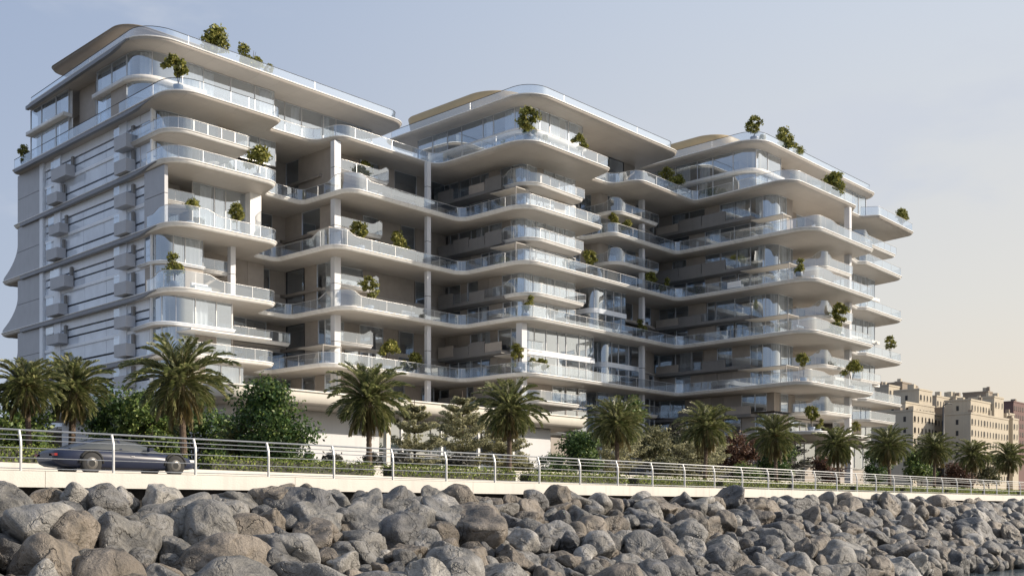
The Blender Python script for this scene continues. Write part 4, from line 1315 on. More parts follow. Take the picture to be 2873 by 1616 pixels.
PLANTS = [
 (58.5, 96.2, 44.6, 2.20, 1.32, 'round potted tree on the left roof edge, left of its neighbour'), (63.0, 96.2, 44.6, 2.51, 1.23, 'lopsided potted tree on the left roof edge, right of its neighbour'),
 (64.8, 95.8, 44.6, 1.2, .50, 'tiny dark potted shrub on the left roof beside the lopsided tree'), (51.7, 91.1, 38.6, 2.34, .99, 'spindly potted tree on the rounded corner of the left penthouse terrace'),
 (51.2, 123.7, 38.6, 1.25, .95, 'dark bare looking potted shrub at the far left end of the penthouse terrace'), (60.9, 92.0, 32.6, 2.02, 1.11, 'bushy potted tree at the right end of the second balcony of the left block'),
 (53.5, 92.0, 26.6, 1.93, .64, 'small potted tree left of another on the third balcony of the left block'), (58.3, 91.7, 26.6, 2.19, .77, 'slender potted tree in a blue pot on the third balcony of the left block'),
 (51.9, 92.1, 20.6, 2.53, 1.04, 'bushy potted tree on the corner of the fourth balcony of the left block'), (74.2, 91.7, 35.54, .87, .95, 'low shrub behind the glass of the small balcony under the penthouse link'),
 (70.7, 88.0, 26.6, 2.21, .90, 'potted tree beside the tall column on the middle link terrace'), (76.3, 88.6, 26.6, 1.9, 1.07, 'shaded potted tree right of the column tree on the middle link terrace'),
 (71.8, 88.0, 20.6, 2.29, 1.03, 'potted tree beside the tall column on the fourth link terrace'), (74.6, 88.4, 14.6, 2.24, .93, 'round potted tree on the lowest link terrace'),
 (78.4, 88.2, 14.6, 1.5, .73, 'dark potted shrub near the thin column on the lowest link terrace'), (76.2, 87.7, 14.6, 1.0, .38, 'tiny potted shrub between two others on the lowest link terrace'),
 (84.0, 76.6, 38.6, 1.96, 1.38, 'large bushy potted tree on the corner of the middle penthouse terrace'), (86.3, 76.3, 38.6, .9, .34, 'tiny potted shrub right of the large tree on the middle penthouse terrace'),
 (92.9, 76.8, 38.6, 2.12, .84, 'round potted tree on the front of the middle penthouse terrace'), (109.8, 77.1, 38.6, 2.10, .98, 'potted tree on the link terrace left of the right penthouse'),
 (112.4, 77.6, 38.6, 2.1, .79, 'darker potted tree behind its neighbour left of the right penthouse'), (97.1, 79.1, 26.6, 2.36, .73, 'slim potted tree at the end of the middle block, third terrace'),
 (86.2, 79.0, 20.6, 1.83, .77, 'potted tree on the corner of the middle block, fourth terrace'), (84.6, 78.7, 14.6, 2.10, .85, 'round potted tree on the corner of the middle block, lowest terrace'),
 (86.3, 78.2, 14.6, 1.05, .51, 'small potted shrub right of the corner tree, middle block lowest terrace'), (88.0, 78.1, 14.6, 1.1, .65, 'wide potted shrub in front of the tall glazing, middle block lowest terrace'),
 (102.3, 79.6, 32.6, 1.83, .71, 'potted shrub on the curved balcony in the shaded corner'), (104.6, 79.4, 32.6, 1.53, .58, 'dark potted shrub right of another on the curved balcony in the shaded corner'),
 (109.1, 79.1, 26.6, 1.83, .69, 'shaded potted shrub on the third terrace, left of the inner corner'), (112.2, 79.6, 26.6, 1.8, .76, 'shaded potted shrub in the inner corner, third terrace'),
 (107.4, 79.2, 20.6, 2.0, .78, 'shaded potted tree by the thin column, fourth terrace of the inner corner'), (115.9, 68.6, 44.6, 1.86, 1.06, 'potted tree on the corner of the right roof'),
 (117.7, 68.4, 44.6, .9, .39, 'tiny dark potted shrub between the two trees on the right roof'), (122.9, 68.4, 44.6, 1.79, 1.40, 'big dense potted tree on the right roof'),
 (126.1, 68.2, 44.6, .86, .71, 'low shrub right of the big tree on the right roof'), (126.3, 63.4, 38.6, 1.9, 1.34, 'dark bronze potted shrub on the right penthouse terrace'),
 (146.6, 63.5, 38.6, 2.07, .83, 'potted tree at the far right end of the penthouse terrace'), (112.9, 61.0, 26.6, 1.49, .82, 'bushy potted tree on the corner of the right wing, third terrace'),
 (122.9, 60.9, 20.6, 3.0, 1.21, 'large sunlit potted tree near the end column, fourth terrace of the right wing'), (121.3, 60.6, 20.6, 1.0, .86, 'low wide shrub under the large tree, fourth terrace of the right wing'),
 (146.6, 65.2, 20.6, 2.5, .89, 'potted tree on the far right balcony seen against the sky'), (113.9, 61.0, 14.6, 2.44, .74, 'small round potted tree on the corner of the right wing, lowest terrace'),
 (126.2, 61.1, 14.6, 2.6, .99, 'dark thin potted tree beside the end column, lowest terrace of the right wing'), (115.4, 60.8, 9.05, 2.01, .74, 'potted tree on the bottom balcony of the right wing'),
 (116.9, 60.7, 9.05, 1.0, .56, 'low shrub right of the tree on the bottom balcony of the right wing'), (128.6, 61.5, 9.05, 1.2, .65, 'dark shrub behind the glass on the bottom balcony of the right wing'),
]
for i, (x, y, z, zc, r, lb) in enumerate(PLANTS):
    pot, stem, fol = POT[(i * 5 + i // 6) % 6]
    t = thing('potted_tree' if r > .7 else 'potted_shrub', lb, 'potted plant', (x, y, z), 'potted plants on the terraces', i * 1.7)
    ps = min(1.15, .5 + r * .5)
    o = obj_of('pot', pot, t); o.scale = (ps, ps, ps if zc > 1.2 else ps * .6)
    o = obj_of('stem', stem, t); k = zc / 1.9; o.scale = (r * .9, r * .9, k)
    o = obj_of('foliage', fol, t); o.location = (0, 0, zc); o.scale = (r * 1.12, r * 1.12, r * 1.1)

# outdoor seats on the terraces
def seat(x, y, z, rz, label):
    t = thing('terrace_sofa', label, 'sofa', (x, y, z), 'terrace sofas', rz)
    mb = MB(); mb.box(-.9, -.4, .08, .9, .4, .4); mb.build('base', M['white'], t)
    mb = MB(); mb.box(-.88, .2, .404, .88, .42, .8); mb.build('backrest', M['curtain'], t)
    mb = MB(); mb.box(-.85, -.38, .404, .85, .18, .5); mb.build('cushion', M['pot'], t)
for a in ((54.6, 92.0, 20.6, 0, 'pale sofa right of the corner tree, fourth balcony of the left block'), (77.8, 88.4, 20.6, 0, 'white sofa at the far end of the fourth link terrace'),
          (61.0, 95.9, 44.6, 0, 'sofa on the left roof between the two trees'), (113.9, 70, 26.6, 1.57, 'pale sofa on the shaded side of the right wing, third terrace'), (104, 79.2, 20.6, 0, 'white sofa in the shaded corner, fourth terrace')):
    seat(*a)

# round tables with chairs, and sun loungers
def table_set(x, y, z, label):
    t = thing('terrace_table', label, 'table', (x, y, z), 'terrace tables')
    mb = MB(); mb.lathe([(.5, .70), (.52, .72), (.5, .745)], n=18); mb.build('tabletop', M['white'], t)
    mb = MB(); mb.lathe([(.26, 0), (.24, .03), (.05, .06), (.045, .70)], n=12); mb.build('pedestal', M['steel'], t)
proto_chair = None
def chair(x, y, z, rz, label):
    global proto_chair
    if proto_chair is None:
        t = thing('terrace_chair', label, 'chair', (x, y, z), 'terrace chairs', rz)
        mb = MB(); mb.box(-.24, -.24, .42, .24, .24, .47); mb.build('seat', M['curtain'], t)
        mb = MB(); mb.box(-.24, .2, .474, .24, .24, .88); mb.build('backrest', M['curtain'], t)
        for sx in (-1, 1):
            for sy in (-1, 1):
                mb = MB(); mb.tube([(sx * .21, sy * .21, 0), (sx * .2, sy * .2, .42)], .02, 6); mb.build('leg', M['dark'], t)
        proto_chair = t
    else:
        t = copy_tree(proto_chair); t.location = (x, y, z); t.rotation_euler = (0, 0, rz); t['label'] = label
for x, y, z, wh in ((56.2, 92.4, 32.57, 'on the second balcony of the left block'), (56.4, 91.8, 38.57, 'on the left penthouse terrace'), (72.8, 88.6, 32.57, 'on the upper link terrace'), (88.6, 79.0, 26.57, 'on the third terrace of the middle block'),
                    (89.5, 79.0, 32.57, 'on the second terrace of the middle block'), (89.4, 76.9, 38.57, 'on the middle penthouse terrace'), (118.2, 61.4, 26.57, 'on the third terrace of the right wing'),
                    (118.4, 61.4, 32.57, 'on the second terrace of the right wing'), (118.4, 61.4, 14.57, 'on the lowest terrace of the right wing'), (140.5, 65.2, 26.57, 'on the third balcony at the far right')):
    table_set(x, y, z, 'small round white table ' + wh)
    chair(x - .85, y + .1, z, R(80), 'white chair left of the round table ' + wh)
    chair(x + .85, y + .05, z, R(-85), 'white chair right of the round table ' + wh)

# ------------------------------------------------------------------ car on the promenade road
car = thing('car', 'dark blue coupe on the promenade road behind the railing', 'car', (17.95, 35.3, PZ))
def car_body():
    # side stations: (x, lower z, waist z, half width at waist)
    st = [(-2.66, .42, .68, .58), (-2.58, .34, .80, .72), (-2.35, .26, .90, .85), (-1.9, .22, .95, .92), (-1.3, .2, .95, .95), (-.6, .19, .93, .96), (.2, .19, .90, .955), (.9, .2, .875, .95),
          (1.4, .2, .84, .94), (1.9, .22, .79, .91), (2.25, .24, .72, .85), (2.5, .27, .64, .74), (2.62, .34, .54, .56)]
    mb = MB(); rings = []
    for x, z0, z1, w_ in st:
        z1 = z0 + (z1 - z0) * .87; h = z1 - z0
        sec = [(-w_ * .86, z0), (-w_ * .97, z0 + h * .12), (-w_, z0 + h * .5), (-w_ * .975, z0 + h * .8), (-w_ * .86, z0 + h * .97), (-w_ * .55, z1 + .02), (0, z1 + .035),
               (w_ * .55, z1 + .02), (w_ * .86, z0 + h * .97), (w_ * .975, z0 + h * .8), (w_, z0 + h * .5), (w_ * .97, z0 + h * .12), (w_ * .86, z0)]
        k0 = len(mb.v); mb.v += [(x, y, z) for y, z in sec]; rings.append(k0)
    m = 13
    for a, b in zip(rings, rings[1:]):
        for k in range(m):
            k2 = (k + 1) % m
            mb.face((a + k, a + k2, b + k2, b + k), 0, True)
    mb.face([rings[0] + k for k in range(m)][::-1]); mb.face([rings[-1] + k for k in range(m)])
    return mb
b = car_body().build('body', M['car'], car)
def cabin(grow, zt, name, mat, lo=0):
    st = [(-2.15, .83, .0), (-1.75, .855, .13), (-1.25, .86, .29), (-.7, .855, .40), (-.2, .84, .43), (.25, .82, .39), (.65, .80, .27), (1.0, .785, .12), (1.25, .77, .0)]
    mb = MB(); rings = []
    for x, z0, h in st:
        w0, w1 = .84 + grow, .60 + grow
        k0 = len(mb.v)
        h = max(h, .006) * zt
        mb.v += [(x, -w0, z0 - .03), (x, -(w0 * .9 + w1 * .1), z0 + h * .3), (x, -w1 - .04, z0 + h * .85), (x, -w1 * .8, z0 + h), (x, 0, z0 + h + .02), (x, w1 * .8, z0 + h), (x, w1 + .04, z0 + h * .85), (x, (w0 * .9 + w1 * .1), z0 + h * .3), (x, w0, z0 - .03)]
        rings.append(k0)
    for a, b_ in zip(rings, rings[1:]):
        for k in range(lo, 8 - lo): mb.face((a + k, a + k + 1, b_ + k + 1, b_ + k), 0, True)
    mb.build(name, M[mat], car)
cabin(0, .92, 'side_window', 'carglass')
cabin(.012, .955, 'roof', 'car', 2)
# door pillar between the side panes
for s in (-1, 1):
    mb = MB(); mb.quad((-.42, s * .85, .84), (-.32, s * .85, .84), (-.36, s * .66, 1.21), (-.42, s * .66, 1.21)); mb.build('door_pillar', M['car'], car)
    mb = MB(); mb.box(-.05, s * .962 - .004, .62, .08, s * .962 + .004, .64); mb.build('door_handle', M['steel'], car)
    mb = MB(); mb.tube([(.62, s * .88, .82), (.66, s * 1.0, .87)], .03, 6); mb.box(.56, s * 1.0 - .09, .83, .72, s * 1.0 + .09, .94); mb.build('mirror', M['car'], car)
    mb = MB(); mb.box(2.30, s * .66 - .14, .50, 2.50, s * .66 + .14, .585); mb.build('headlight', M['lamp'], car)
    mb = MB(); mb.box(-2.66, s * .55 - .2, .58, -2.56, s * .55 + .2, .66); mb.build('tail_light', M['redlamp'], car)
    for x in (-1.47, 1.65):
        wh = MB(); prof = [(.22, -.11), (.34, -.12), (.36, -.09), (.36, .09), (.34, .12), (.22, .11)]
        wh.lathe(prof, n=28); wh.v = [(x + a, s * .86 + c, .36 + b_) for a, b_, c in wh.v]
        tw_ = wh.build('wheel', M['tyre'], car)
        rm = MB(); rm.lathe([(.05, -.10), (.2, -.118), (.23, 0), (.2, .118), (.05, .10)], n=20)
        rm.v = [(x + a, s * .862 + c * 1.0, .36 + b_) for a, b_, c in rm.v]; rm.build('rim', M['rim'], tw_)
        ar = MB(); ar.tube([(x + math.cos(q) * .41, s * .925, .36 + math.sin(q) * .41) for q in [math.pi * j / 12 for j in range(13)]], .045, 6); ar.build('wheel_arch', M['tyre'], car)

car.scale = (.965, 1.0, 1.0); car.location.x = 17.8
# ------------------------------------------------------------------ sandy blocks in the distance
def ray_xy(px, d):
    t = (px - 1436.5) / 3032
    return d * (0.7282 + t * 0.6854), d * (0.6854 - t * 0.7282)
def far_block(name, label, boxes, d, mat, group='sandy apartment blocks beyond the palms', seed=0):
    """boxes: (px of near corner, px right end, px left end, top py, back shift, windows)"""
    x0, y0 = ray_xy(boxes[0][0], d)
    t = thing(name, label, 'apartment block', (x0, y0, 1.2), group)
    g = random.Random(seed)
    for bi, (pc, pr_, pl_, ty, back, rows, m2) in enumerate(boxes):
        x, y = ray_xy(pc, d + back)
        tr, tl = (pr_ - 1436.5) / 3032, (pl_ - 1436.5) / 3032
        xr = y * (0.7282 + tr * 0.6854) / (0.6854 - tr * 0.7282)
        yl = x * (0.6854 - tl * 0.7282) / (0.7282 + tl * 0.6854)
        depth = x * .7282 + y * .6858
        zt = (1426 - ty) / 3032 * depth
        X0, Y0, X1, Y1 = x - x0, y - y0, xr - x0, max(yl, y + 8) - y0
        Z1 = zt - 1.2
        mb = MB(); mb.box(X0, Y0, -.5, X1, Y1, Z1 - .5); mb.box(X0 - .15, Y0 - .15, Z1 - .5, X1 + .15, Y1 + .15, Z1)
        w_ = mb.build('tower', M[m2 or mat], t)
        for q in range(2 + bi % 3):
            cx = X0 + (X1 - X0) * g.uniform(.1, .85); cy_ = Y0 + (Y1 - Y0) * g.uniform(.05, .6); ww = g.uniform(.6, 1.6)
            mb = MB(); mb.box(cx, cy_, Z1 - .02, cx + ww, cy_ + ww * 1.3, Z1 + g.uniform(.7, 2.0)); mb.build('roof_box', M[mat if q else 'sand2'], w_)
        st = 3.3
        for r_ in range(rows):
            z = Z1 - 1.0 - st * (r_ + 1) + .8
            n = max(2, int((X1 - X0) / 2.3))
            for k in range(n):
                cx = X0 + (X1 - X0) * (k + .5) / n + g.uniform(-.15, .15)
                ww = .42 if (k % 4) else .72
                mb = MB()
                mb.v = [(cx - ww, Y0 - .04, z), (cx + ww, Y0 - .04, z), (cx + ww, Y0 - .04, z + 1.3), (cx + ww * .6, Y0 - .04, z + 1.62), (cx - ww * .6, Y0 - .04, z + 1.62), (cx - ww, Y0 - .04, z + 1.3)]
                mb.face(range(6))
                mb.box(cx - ww - .1, Y0 - .16, z - .2, cx + ww + .1, Y0 - .002, z - .06, 1)
                mb.build('window', [M['winhole'], M[mat]], w_)
            n = max(1, int((Y1 - Y0) / 5))
            for k in range(n):
                cy_ = Y0 + (Y1 - Y0) * (k + .5) / n
                mb = MB(); mb.quad((X0 - .04, cy_ + .4, z), (X0 - .04, cy_ - .4, z), (X0 - .04, cy_ - .4, z + 1.5), (X0 - .04, cy_ + .4, z + 1.5))
                mb.build('window', M['winhole'], w_)
far_block('apartment_block', 'stepped sandy apartment block with a flat roofed tower, nearest to the white building', [
    (2562, 2622, 2470, 1148, 0, 6, None), (2541, 2622, 2500, 1125, 8, 1, 'sand'), (2579, 2616, 2530, 1089, 16, 2, None), (2494, 2530, 2484, 1078, 34, 1, None), (2532, 2557, 2508, 1070, 40, 0, 'sand2')], 318, 'sand', seed=1)
far_block('apartment_block', 'brown fronted apartment block in the middle of the sandy group', [
    (2666, 2724, 2622, 1140, 0, 0, 'sand2'), (2628, 2690, 2612, 1108, 18, 3, None), (2682, 2704, 2664, 1110, 26, 1, None), (2621, 2648, 2600, 1160, -6, 4, None)], 345, 'sand', seed=2)
far_block('apartment_block', 'wide sandy apartment block with rows of arched windows and a roof tower', [
    (2724, 2830, 2706, 1156, 0, 6, None), (2724, 2786, 2700, 1118, 10, 1, None), (2790, 2816, 2720, 1110, 22, 1, None), (2772, 2785, 2734, 1096, 30, 0, 'sand2')], 320, 'sand', seed=3)
far_block('apartment_block', 'narrow sandy apartment block at the right edge behind the wide one', [
    (2842, 2858, 2829, 1172, 0, 5, None), (2832, 2846, 2826, 1158, 14, 1, None)], 350, 'sand', seed=4)
far_block('apartment_block', 'maroon apartment block cut by the right edge', [(2844, 2900, 2838, 1124, 0, 6, None)], 420, 'maroon', seed=5)
x, y = ray_xy(2647, 300)
lp = thing('street_lamp', 'thin dark street lamp in front of the sandy apartment blocks', 'street lamp', (x, y, 1.2))
mb = MB(); mb.tube([(0, 0, 0), (0, 0, 27.4)], [.35, .22], 8); mb.build('pole', M['dark'], lp)
mb = MB(); mb.tube([(0, 0, 27.4), (1.2, -.6, 28.0), (2.6, -1.4, 27.9)], .16, 6); mb.build('arm', M['dark'], lp)
# ------------------------------------------------------------------ boulders of the revetment
def rock_mesh(seed, sub, flat, elong):
    g = random.Random(seed)
    bm = bmesh.new()
    bmesh.ops.create_icosphere(bm, subdivisions=sub, radius=1.0)
    planes = []
    for i in range(g.randint(9, 15)):
        n = Vector((g.gauss(0, 1), g.gauss(0, 1), g.gauss(0, 1))).normalized()
        planes.append((n, g.uniform(.51, .89)))
    off = Vector((seed * 3.1, seed * 1.7, seed * .9))
    for v in bm.verts:
        d = v.co.normalized()
        # soft minimum of the cutting planes and the ball: a worn block with rounded edges
        acc = math.exp(-20.0 * 1.0)
        for n, h in planes:
            c = n.dot(d)
            if c > .05: acc += math.exp(-20.0 * (h / c)) if h / c < 3 else 0
        r = -math.log(acc) / 20.0
        r = max(.45, min(1.1, r))
        q = d * 1.15 + off
        r += .10 * (noise.noise(q)) + .055 * noise.noise(q * 2.3) + .022 * noise.noise(q * 5.1) + .010 * noise.noise(q * 11)
        # a few chipped hollows
        c = noise.noise(q * 1.7 + Vector((9, 4, 2)))
        if c > .25: r -= (c - .25) * .22
        v.co = d * r
        v.co.x *= elong; v.co.z *= flat
    for f in bm.faces: f.smooth = True
    me = bpy.data.meshes.new('boulder'); bm.to_mesh(me); bm.free()
    return me
SHAPE = [('rounded', 1.0, 1.05), ('rounded', .95, 1.15), ('egg shaped', .98, 1.32), ('flat topped', .8, 1.2), ('long', .86, 1.5), ('blocky', .98, 1.12), ('angular', .95, 1.2), ('squat', .8, 1.12),
         ('tall', 1.2, 1.0), ('long', .9, 1.42), ('blocky', 1.05, 1.15), ('angular', 1.0, 1.1)]
lib_hi, lib_lo = [], []
for k, (_, fl, el) in enumerate(SHAPE):
    lib_hi.append(rock_mesh(k + 1, 5, fl, el)); lib_lo.append(rock_mesh(k + 1, 3, fl, el))
mats_hi = {}
def rmesh(k, m):
    if (k, m) not in mats_hi:
        me = lib_hi[k].copy(); me.materials.append(M['stone'][m]); mats_hi[(k, m)] = me
    return mats_hi[(k, m)]
def surf_z(y):
    return 0.10 - (31.6 - y) * 0.415
rg = random.Random(5)
rocks = []
yrow, ri = 31.45, 0
while yrow > 22.6:
    x = 4.0 + rg.random()
    xmax = 3.3 * yrow + 6
    while x < xmax:
        r = rg.choice([.38, .48, .58, .66, .72, .8, .92, 1.12]) * rg.uniform(.92, 1.1) * (1.08 if x < 26 else 1.0)
        if rg.random() < .06: r *= 1.22
        y = yrow + rg.uniform(-.3, .3)
        z = surf_z(y) + rg.uniform(-.2, .3)
        if ri == 0:
            r = min(r, .9); z = rg.uniform(-.1, .28); y = min(y, 32.2 - r)
        rocks.append((x + r * .6, y, z, r, ri))
        x += r * rg.uniform(1.3, 1.75)
    x = 4.0
    while x < xmax:
        r = rg.uniform(.24, .46)
        rocks.append((x, yrow + rg.uniform(-.7, .3), surf_z(yrow) - .05 + rg.uniform(-.15, .2), r, ri))
        x += rg.uniform(1.0, 2.2)
    yrow -= 1.0; ri += 1
def proj(x, y, z):
    d = x * .7282 + y * .6854; rr = x * .6854 - y * .7282
    return 1436.5 + 3032 * rr / d, 1426 - 3032 * z / d, d
vis = []
for rk in rocks:
    px, py, d = proj(rk[0], rk[1], rk[2])
    s = 3032 * rk[3] / d
    if px + s * 1.4 < 0 or px - s * 1.4 > 2873 or py - s > 1630: continue
    vis.append((s, rk, px, py))
vis.sort(key=lambda v: -v[0])
NUM = ['first', 'second', 'third', 'fourth', 'fifth', 'sixth', 'seventh', 'eighth', 'ninth', 'tenth', 'eleventh', 'twelfth', 'thirteenth', 'fourteenth', 'fifteenth', 'sixteenth', 'seventeenth', 'eighteenth',
       'nineteenth', 'twentieth', 'twenty-first', 'twenty-second', 'twenty-third', 'twenty-fourth', 'twenty-fifth', 'twenty-sixth', 'twenty-seventh', 'twenty-eighth', 'twenty-ninth', 'thirtieth', 'thirty-first']
posts_px = [(54 + 280.5 * i) / (1 + 0.06545 * i) for i in range(31)]
ROWS = ['in the top row by the wall', 'just below the top row', 'halfway down the slope', 'low on the slope', 'near the bottom edge']
TONE = ['grey', 'pale', 'brown', 'dark']
used = {}
rest_v, rest_f, nv, rest_m = [], [], 0, []
rg2 = random.Random(99)
def frame(rk):
    far = min(1, max(0, (rk[0] - 30) / 40))
    rz = rg2.uniform(0, 6.28) * (1 - .75 * far) + far * (-.9 + rg2.uniform(-.35, .35))
    tilt = (rg2.uniform(-.6, .6) + .3, rg2.uniform(-.6, .6) + far * .3)
    return Matrix.Rotation(rz, 3, 'Z') @ Matrix.Rotation(tilt[1], 3, 'Y') @ Matrix.Rotation(tilt[0], 3, 'X'), (rg2.uniform(.9, 1.12), rg2.uniform(.88, 1.1), rg2.uniform(.88, 1.1))
big = 0
lo_arr = []
for me in lib_lo:
    v = np.empty(len(me.vertices) * 3, dtype=np.float32); me.vertices.foreach_get('co', v)
    f = np.empty(len(me.loops), dtype=np.int32); me.loops.foreach_get('vertex_index', f)
    lo_arr.append((v.reshape(-1, 3), f.reshape(-1, 3)))
for s, rk, px, py in vis:
    k = rg2.randrange(len(SHAPE)); rowk = rk[4]
    far = px / 2873
    u = rg2.random()
    m = (1 if u < .2 - .12 * far else 2 if u < .42 else 3 if u < .48 + .35 * far else 0)
    Rm, sc3 = frame(rk)
    if big < 300:
        big += 1
        o = bpy.data.objects.new('boulder', rmesh(k, m)); col.objects.link(o)
        o.location = rk[:3]; o.rotation_euler = Rm.to_euler(); o.scale = [rk[3] * q for q in sc3]
        yy = rk[1]
        row = ROWS[0] if yy > 30.9 else ROWS[1] if yy > 29.8 else ROWS[4] if py > 1560 else ROWS[3] if py > 1490 else ROWS[2]
        pi = min(range(31), key=lambda i: abs(posts_px[i] - px))
        size = 'large ' if s > 88 else 'small ' if s < 52 else ''
        ref = 'under the ' + NUM[pi] + ' railing post'
        lb = f'{size}{TONE[m]} {SHAPE[k][0]} boulder {row}, {ref}'
        if lb in used:
            for wd in ('weathered', 'rough', 'cracked', 'worn', 'pitted'):
                l2 = lb.replace(' boulder', f' {wd} boulder')
                l2 = l2 if len(l2.split()) <= 16 else l2.replace(size, '', 1)
                if l2 not in used and len(l2.split()) <= 16: lb = l2; break
            else:
                lb = lb.replace(size + TONE[m], TONE[m] + ' toned', 1) if len(lb.split()) < 16 else lb
        if len(lb.split()) > 16: lb = lb.replace(' railing post', ' post')
        used[lb] = 1
        tag(o, lb, 'boulder', 'boulders of the sea defence')
    else:
        v, f = lo_arr[k]
        q = (v * np.array([rk[3] * t for t in sc3])) @ np.array(Rm.transposed()) + np.array(rk[:3])
        rest_v.append(q); rest_f.append(f + nv); rest_m.append(np.full(len(f), m, dtype=np.int32)); nv += len(v)
print('rocks visible', len(vis), 'alone', big)
Vv = np.concatenate(rest_v); Ff = np.concatenate(rest_f); Mm = np.concatenate(rest_m)
me = bpy.data.meshes.new('boulders')
me.vertices.add(len(Vv)); me.vertices.foreach_set('co', Vv.astype(np.float32).ravel())
me.loops.add(len(Ff) * 3); me.loops.foreach_set('vertex_index', Ff.astype(np.int32).ravel())
me.polygons.add(len(Ff)); me.polygons.foreach_set('loop_start', np.arange(0, len(Ff) * 3, 3, dtype=np.int32))
me.polygons.foreach_set('loop_total', np.full(len(Ff), 3, dtype=np.int32))
for s_ in M['stone']: me.materials.append(s_)
me.polygons.foreach_set('material_index', Mm); me.polygons.foreach_set('use_smooth', np.ones(len(Ff), dtype=bool))
me.update(calc_edges=True)
o = bpy.data.objects.new('boulders', me); col.objects.link(o)
tag(o, 'mass of smaller grey boulders filling the sea defence slope', 'boulders'); o['kind'] = 'stuff'
# ------------------------------------------------------------------ camera, sky, sun
cam_d = bpy.data.cameras.new('camera')
cam = bpy.data.objects.new('camera', cam_d); col.objects.link(cam)
cam.location = (0, 0, 0)
view = R(43.26)                            # heading of the view axis from +X towards +Y
cam.rotation_euler = (R(90), 0, view - R(90))
cam_d.sensor_width = 36.0
cam_d.lens = 36.0 * 3032 / 2873
cam_d.shift_y = (1426 - 808) / 2873
cam_d.clip_end = 6000
cam_d.clip_start = 0.1
C.scene.camera = cam

SUN_EL, SUN_AZ = R(26), math.atan2(0.69, -0.73)      # azimuth clockwise from +Y
w = bpy.data.worlds.new('World'); C.scene.world = w
w.use_nodes = True
nt = w.node_tree; nt.nodes.clear()
L = nt.links.new
sky = nt.nodes.new('ShaderNodeTexSky'); sky.sky_type = 'NISHITA'
sky.sun_disc = False
sky.sun_elevation = SUN_EL; sky.sun_rotation = SUN_AZ
sky.air_density = 1.0; sky.dust_density = 2.0; sky.ozone_density = 1.2
bg = nt.nodes.new('ShaderNodeBackground'); bg.inputs['Strength'].default_value = 0.142
out = nt.nodes.new('ShaderNodeOutputWorld')
tc = nt.nodes.new('ShaderNodeTexCoord')
# thin high haze: paler sky, warm towards the sun side near the horizon, a few soft clouds
sep = nt.nodes.new('ShaderNodeSeparateXYZ'); L(tc.outputs['Generated'], sep.inputs[0])
dot = N(nt, 'ShaderNodeVectorMath', operation='DOT_PRODUCT'); dot.inputs[1].default_value = (0.93, -0.37, 0)
L(tc.outputs['Generated'], dot.inputs[0])
side = N(nt, 'ShaderNodeMapRange', interpolation_type='SMOOTHSTEP'); side.inputs['From Min'].default_value = -0.12; side.inputs['From Max'].default_value = 0.82
L(dot.outputs['Value'], side.inputs['Value'])
alt = N(nt, 'ShaderNodeMapRange'); alt.inputs['From Min'].default_value = 0.0; alt.inputs['From Max'].default_value = 0.42
L(sep.outputs['Z'], alt.inputs['Value'])
low = N(nt, 'ShaderNodeValToRGB')          # haze colour with height, left side of the view
low.color_ramp.elements[0].color = (3.6, 4.0, 4.75, 1); low.color_ramp.elements[1].color = (2.6, 3.2, 4.4, 1)
L(alt.outputs['Result'], low.inputs['Fac'])
hi = N(nt, 'ShaderNodeValToRGB')           # right side
hi.color_ramp.elements[0].color = (6.4, 5.3, 4.0, 1); hi.color_ramp.elements[1].color = (4.7, 5.1, 5.7, 1)
k = hi.color_ramp.elements.new(0.42); k.color = (5.6, 5.4, 5.0, 1)
L(alt.outputs['Result'], hi.inputs['Fac'])
hz = N(nt, 'ShaderNodeMix', data_type='RGBA'); L(side.outputs['Result'], hz.inputs[0]); L(low.outputs[0], hz.inputs[6]); L(hi.outputs[0], hz.inputs[7])
cn = N(nt, 'ShaderNodeTexNoise', i_Scale=3.2, i_Detail=6.0, i_Roughness=0.55)
mp = N(nt, 'ShaderNodeMapping'); mp.inputs['Scale'].default_value = (1, 1, 2.6); mp.inputs['Location'].default_value = (0.3, 0.1, 0.45)
L(tc.outputs['Generated'], mp.inputs['Vector']); L(mp.outputs[0], cn.inputs['Vector'])
cm = N(nt, 'ShaderNodeMapRange', interpolation_type='SMOOTHSTEP'); cm.inputs['From Min'].default_value = 0.56; cm.inputs['From Max'].default_value = 0.72; cm.inputs['To Max'].default_value = 0.75
L(cn.outputs['Fac'], cm.inputs['Value'])
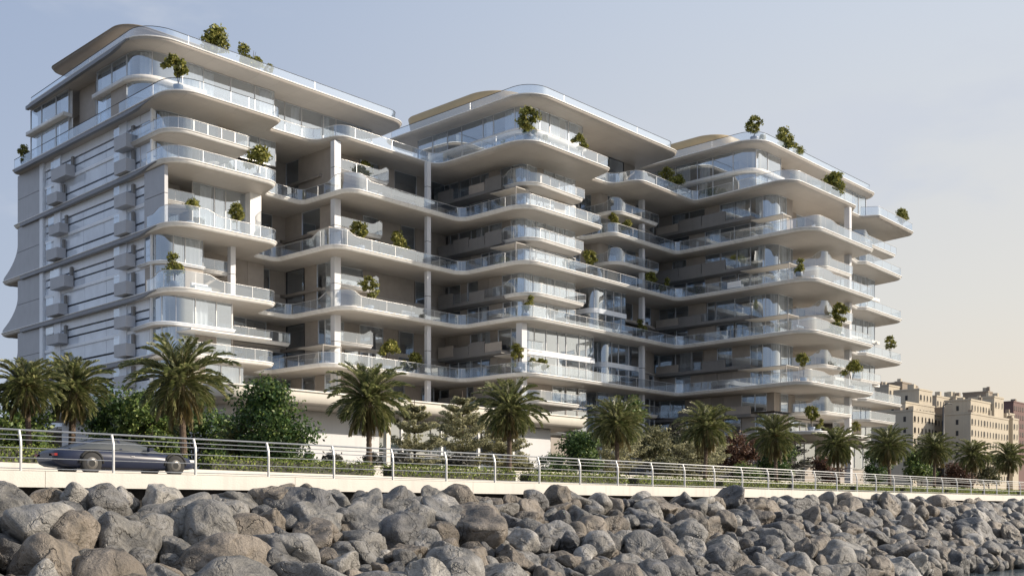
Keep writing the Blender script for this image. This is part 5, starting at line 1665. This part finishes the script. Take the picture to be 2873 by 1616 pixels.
cl = N(nt, 'ShaderNodeMix', data_type='RGBA'); cl.inputs[7].default_value = (4.3, 4.6, 5.2, 1)
mix = N(nt, 'ShaderNodeMix', data_type='RGBA'); mix.inputs[0].default_value = 0.90
L(sky.outputs[0], mix.inputs[6]); L(hz.outputs[2], mix.inputs[7])
L(cm.outputs['Result'], cl.inputs[0]); L(mix.outputs[2], cl.inputs[6])
# bright aureole around the sun
sdv = (math.sin(SUN_AZ) * math.cos(SUN_EL), math.cos(SUN_AZ) * math.cos(SUN_EL), math.sin(SUN_EL))
ad = N(nt, 'ShaderNodeVectorMath', operation='DOT_PRODUCT'); ad.inputs[1].default_value = sdv
L(tc.outputs['Generated'], ad.inputs[0])
am = N(nt, 'ShaderNodeMath', operation='MAXIMUM'); am.inputs[1].default_value = 0.0; L(ad.outputs['Value'], am.inputs[0])
ap = N(nt, 'ShaderNodeMath', operation='POWER'); ap.inputs[1].default_value = 9.0; L(am.outputs[0], ap.inputs[0])
ac = N(nt, 'ShaderNodeMix', data_type='RGBA', blend_type='ADD'); ac.inputs[7].default_value = (4.5, 4.0, 3.3, 1)
L(ap.outputs[0], ac.inputs[0]); L(cl.outputs[2], ac.inputs[6])
L(ac.outputs[2], bg.inputs['Color']); L(bg.outputs[0], out.inputs[0])

sl = bpy.data.lights.new('sun', 'SUN'); so = bpy.data.objects.new('sun', sl); col.objects.link(so)
sl.energy = 5.8; sl.angle = R(0.5); sl.color = (1.0, 0.885, 0.74)
sd_ = Vector((math.sin(SUN_AZ) * math.cos(SUN_EL), math.cos(SUN_AZ) * math.cos(SUN_EL), math.sin(SUN_EL)))
so.rotation_euler = sd_.to_track_quat('Z', 'Y').to_euler()
so.location = (60, -60, 60)

sc = C.scene
sc.view_settings.view_transform = 'Standard'; sc.view_settings.look = 'None'
sc.view_settings.exposure = 0; sc.view_settings.gamma = 1
cy = sc.cycles
cy.max_bounces = 7; cy.diffuse_bounces = 4; cy.glossy_bounces = 4; cy.transmission_bounces = 4; cy.transparent_max_bounces = 24
cy.use_denoising = True
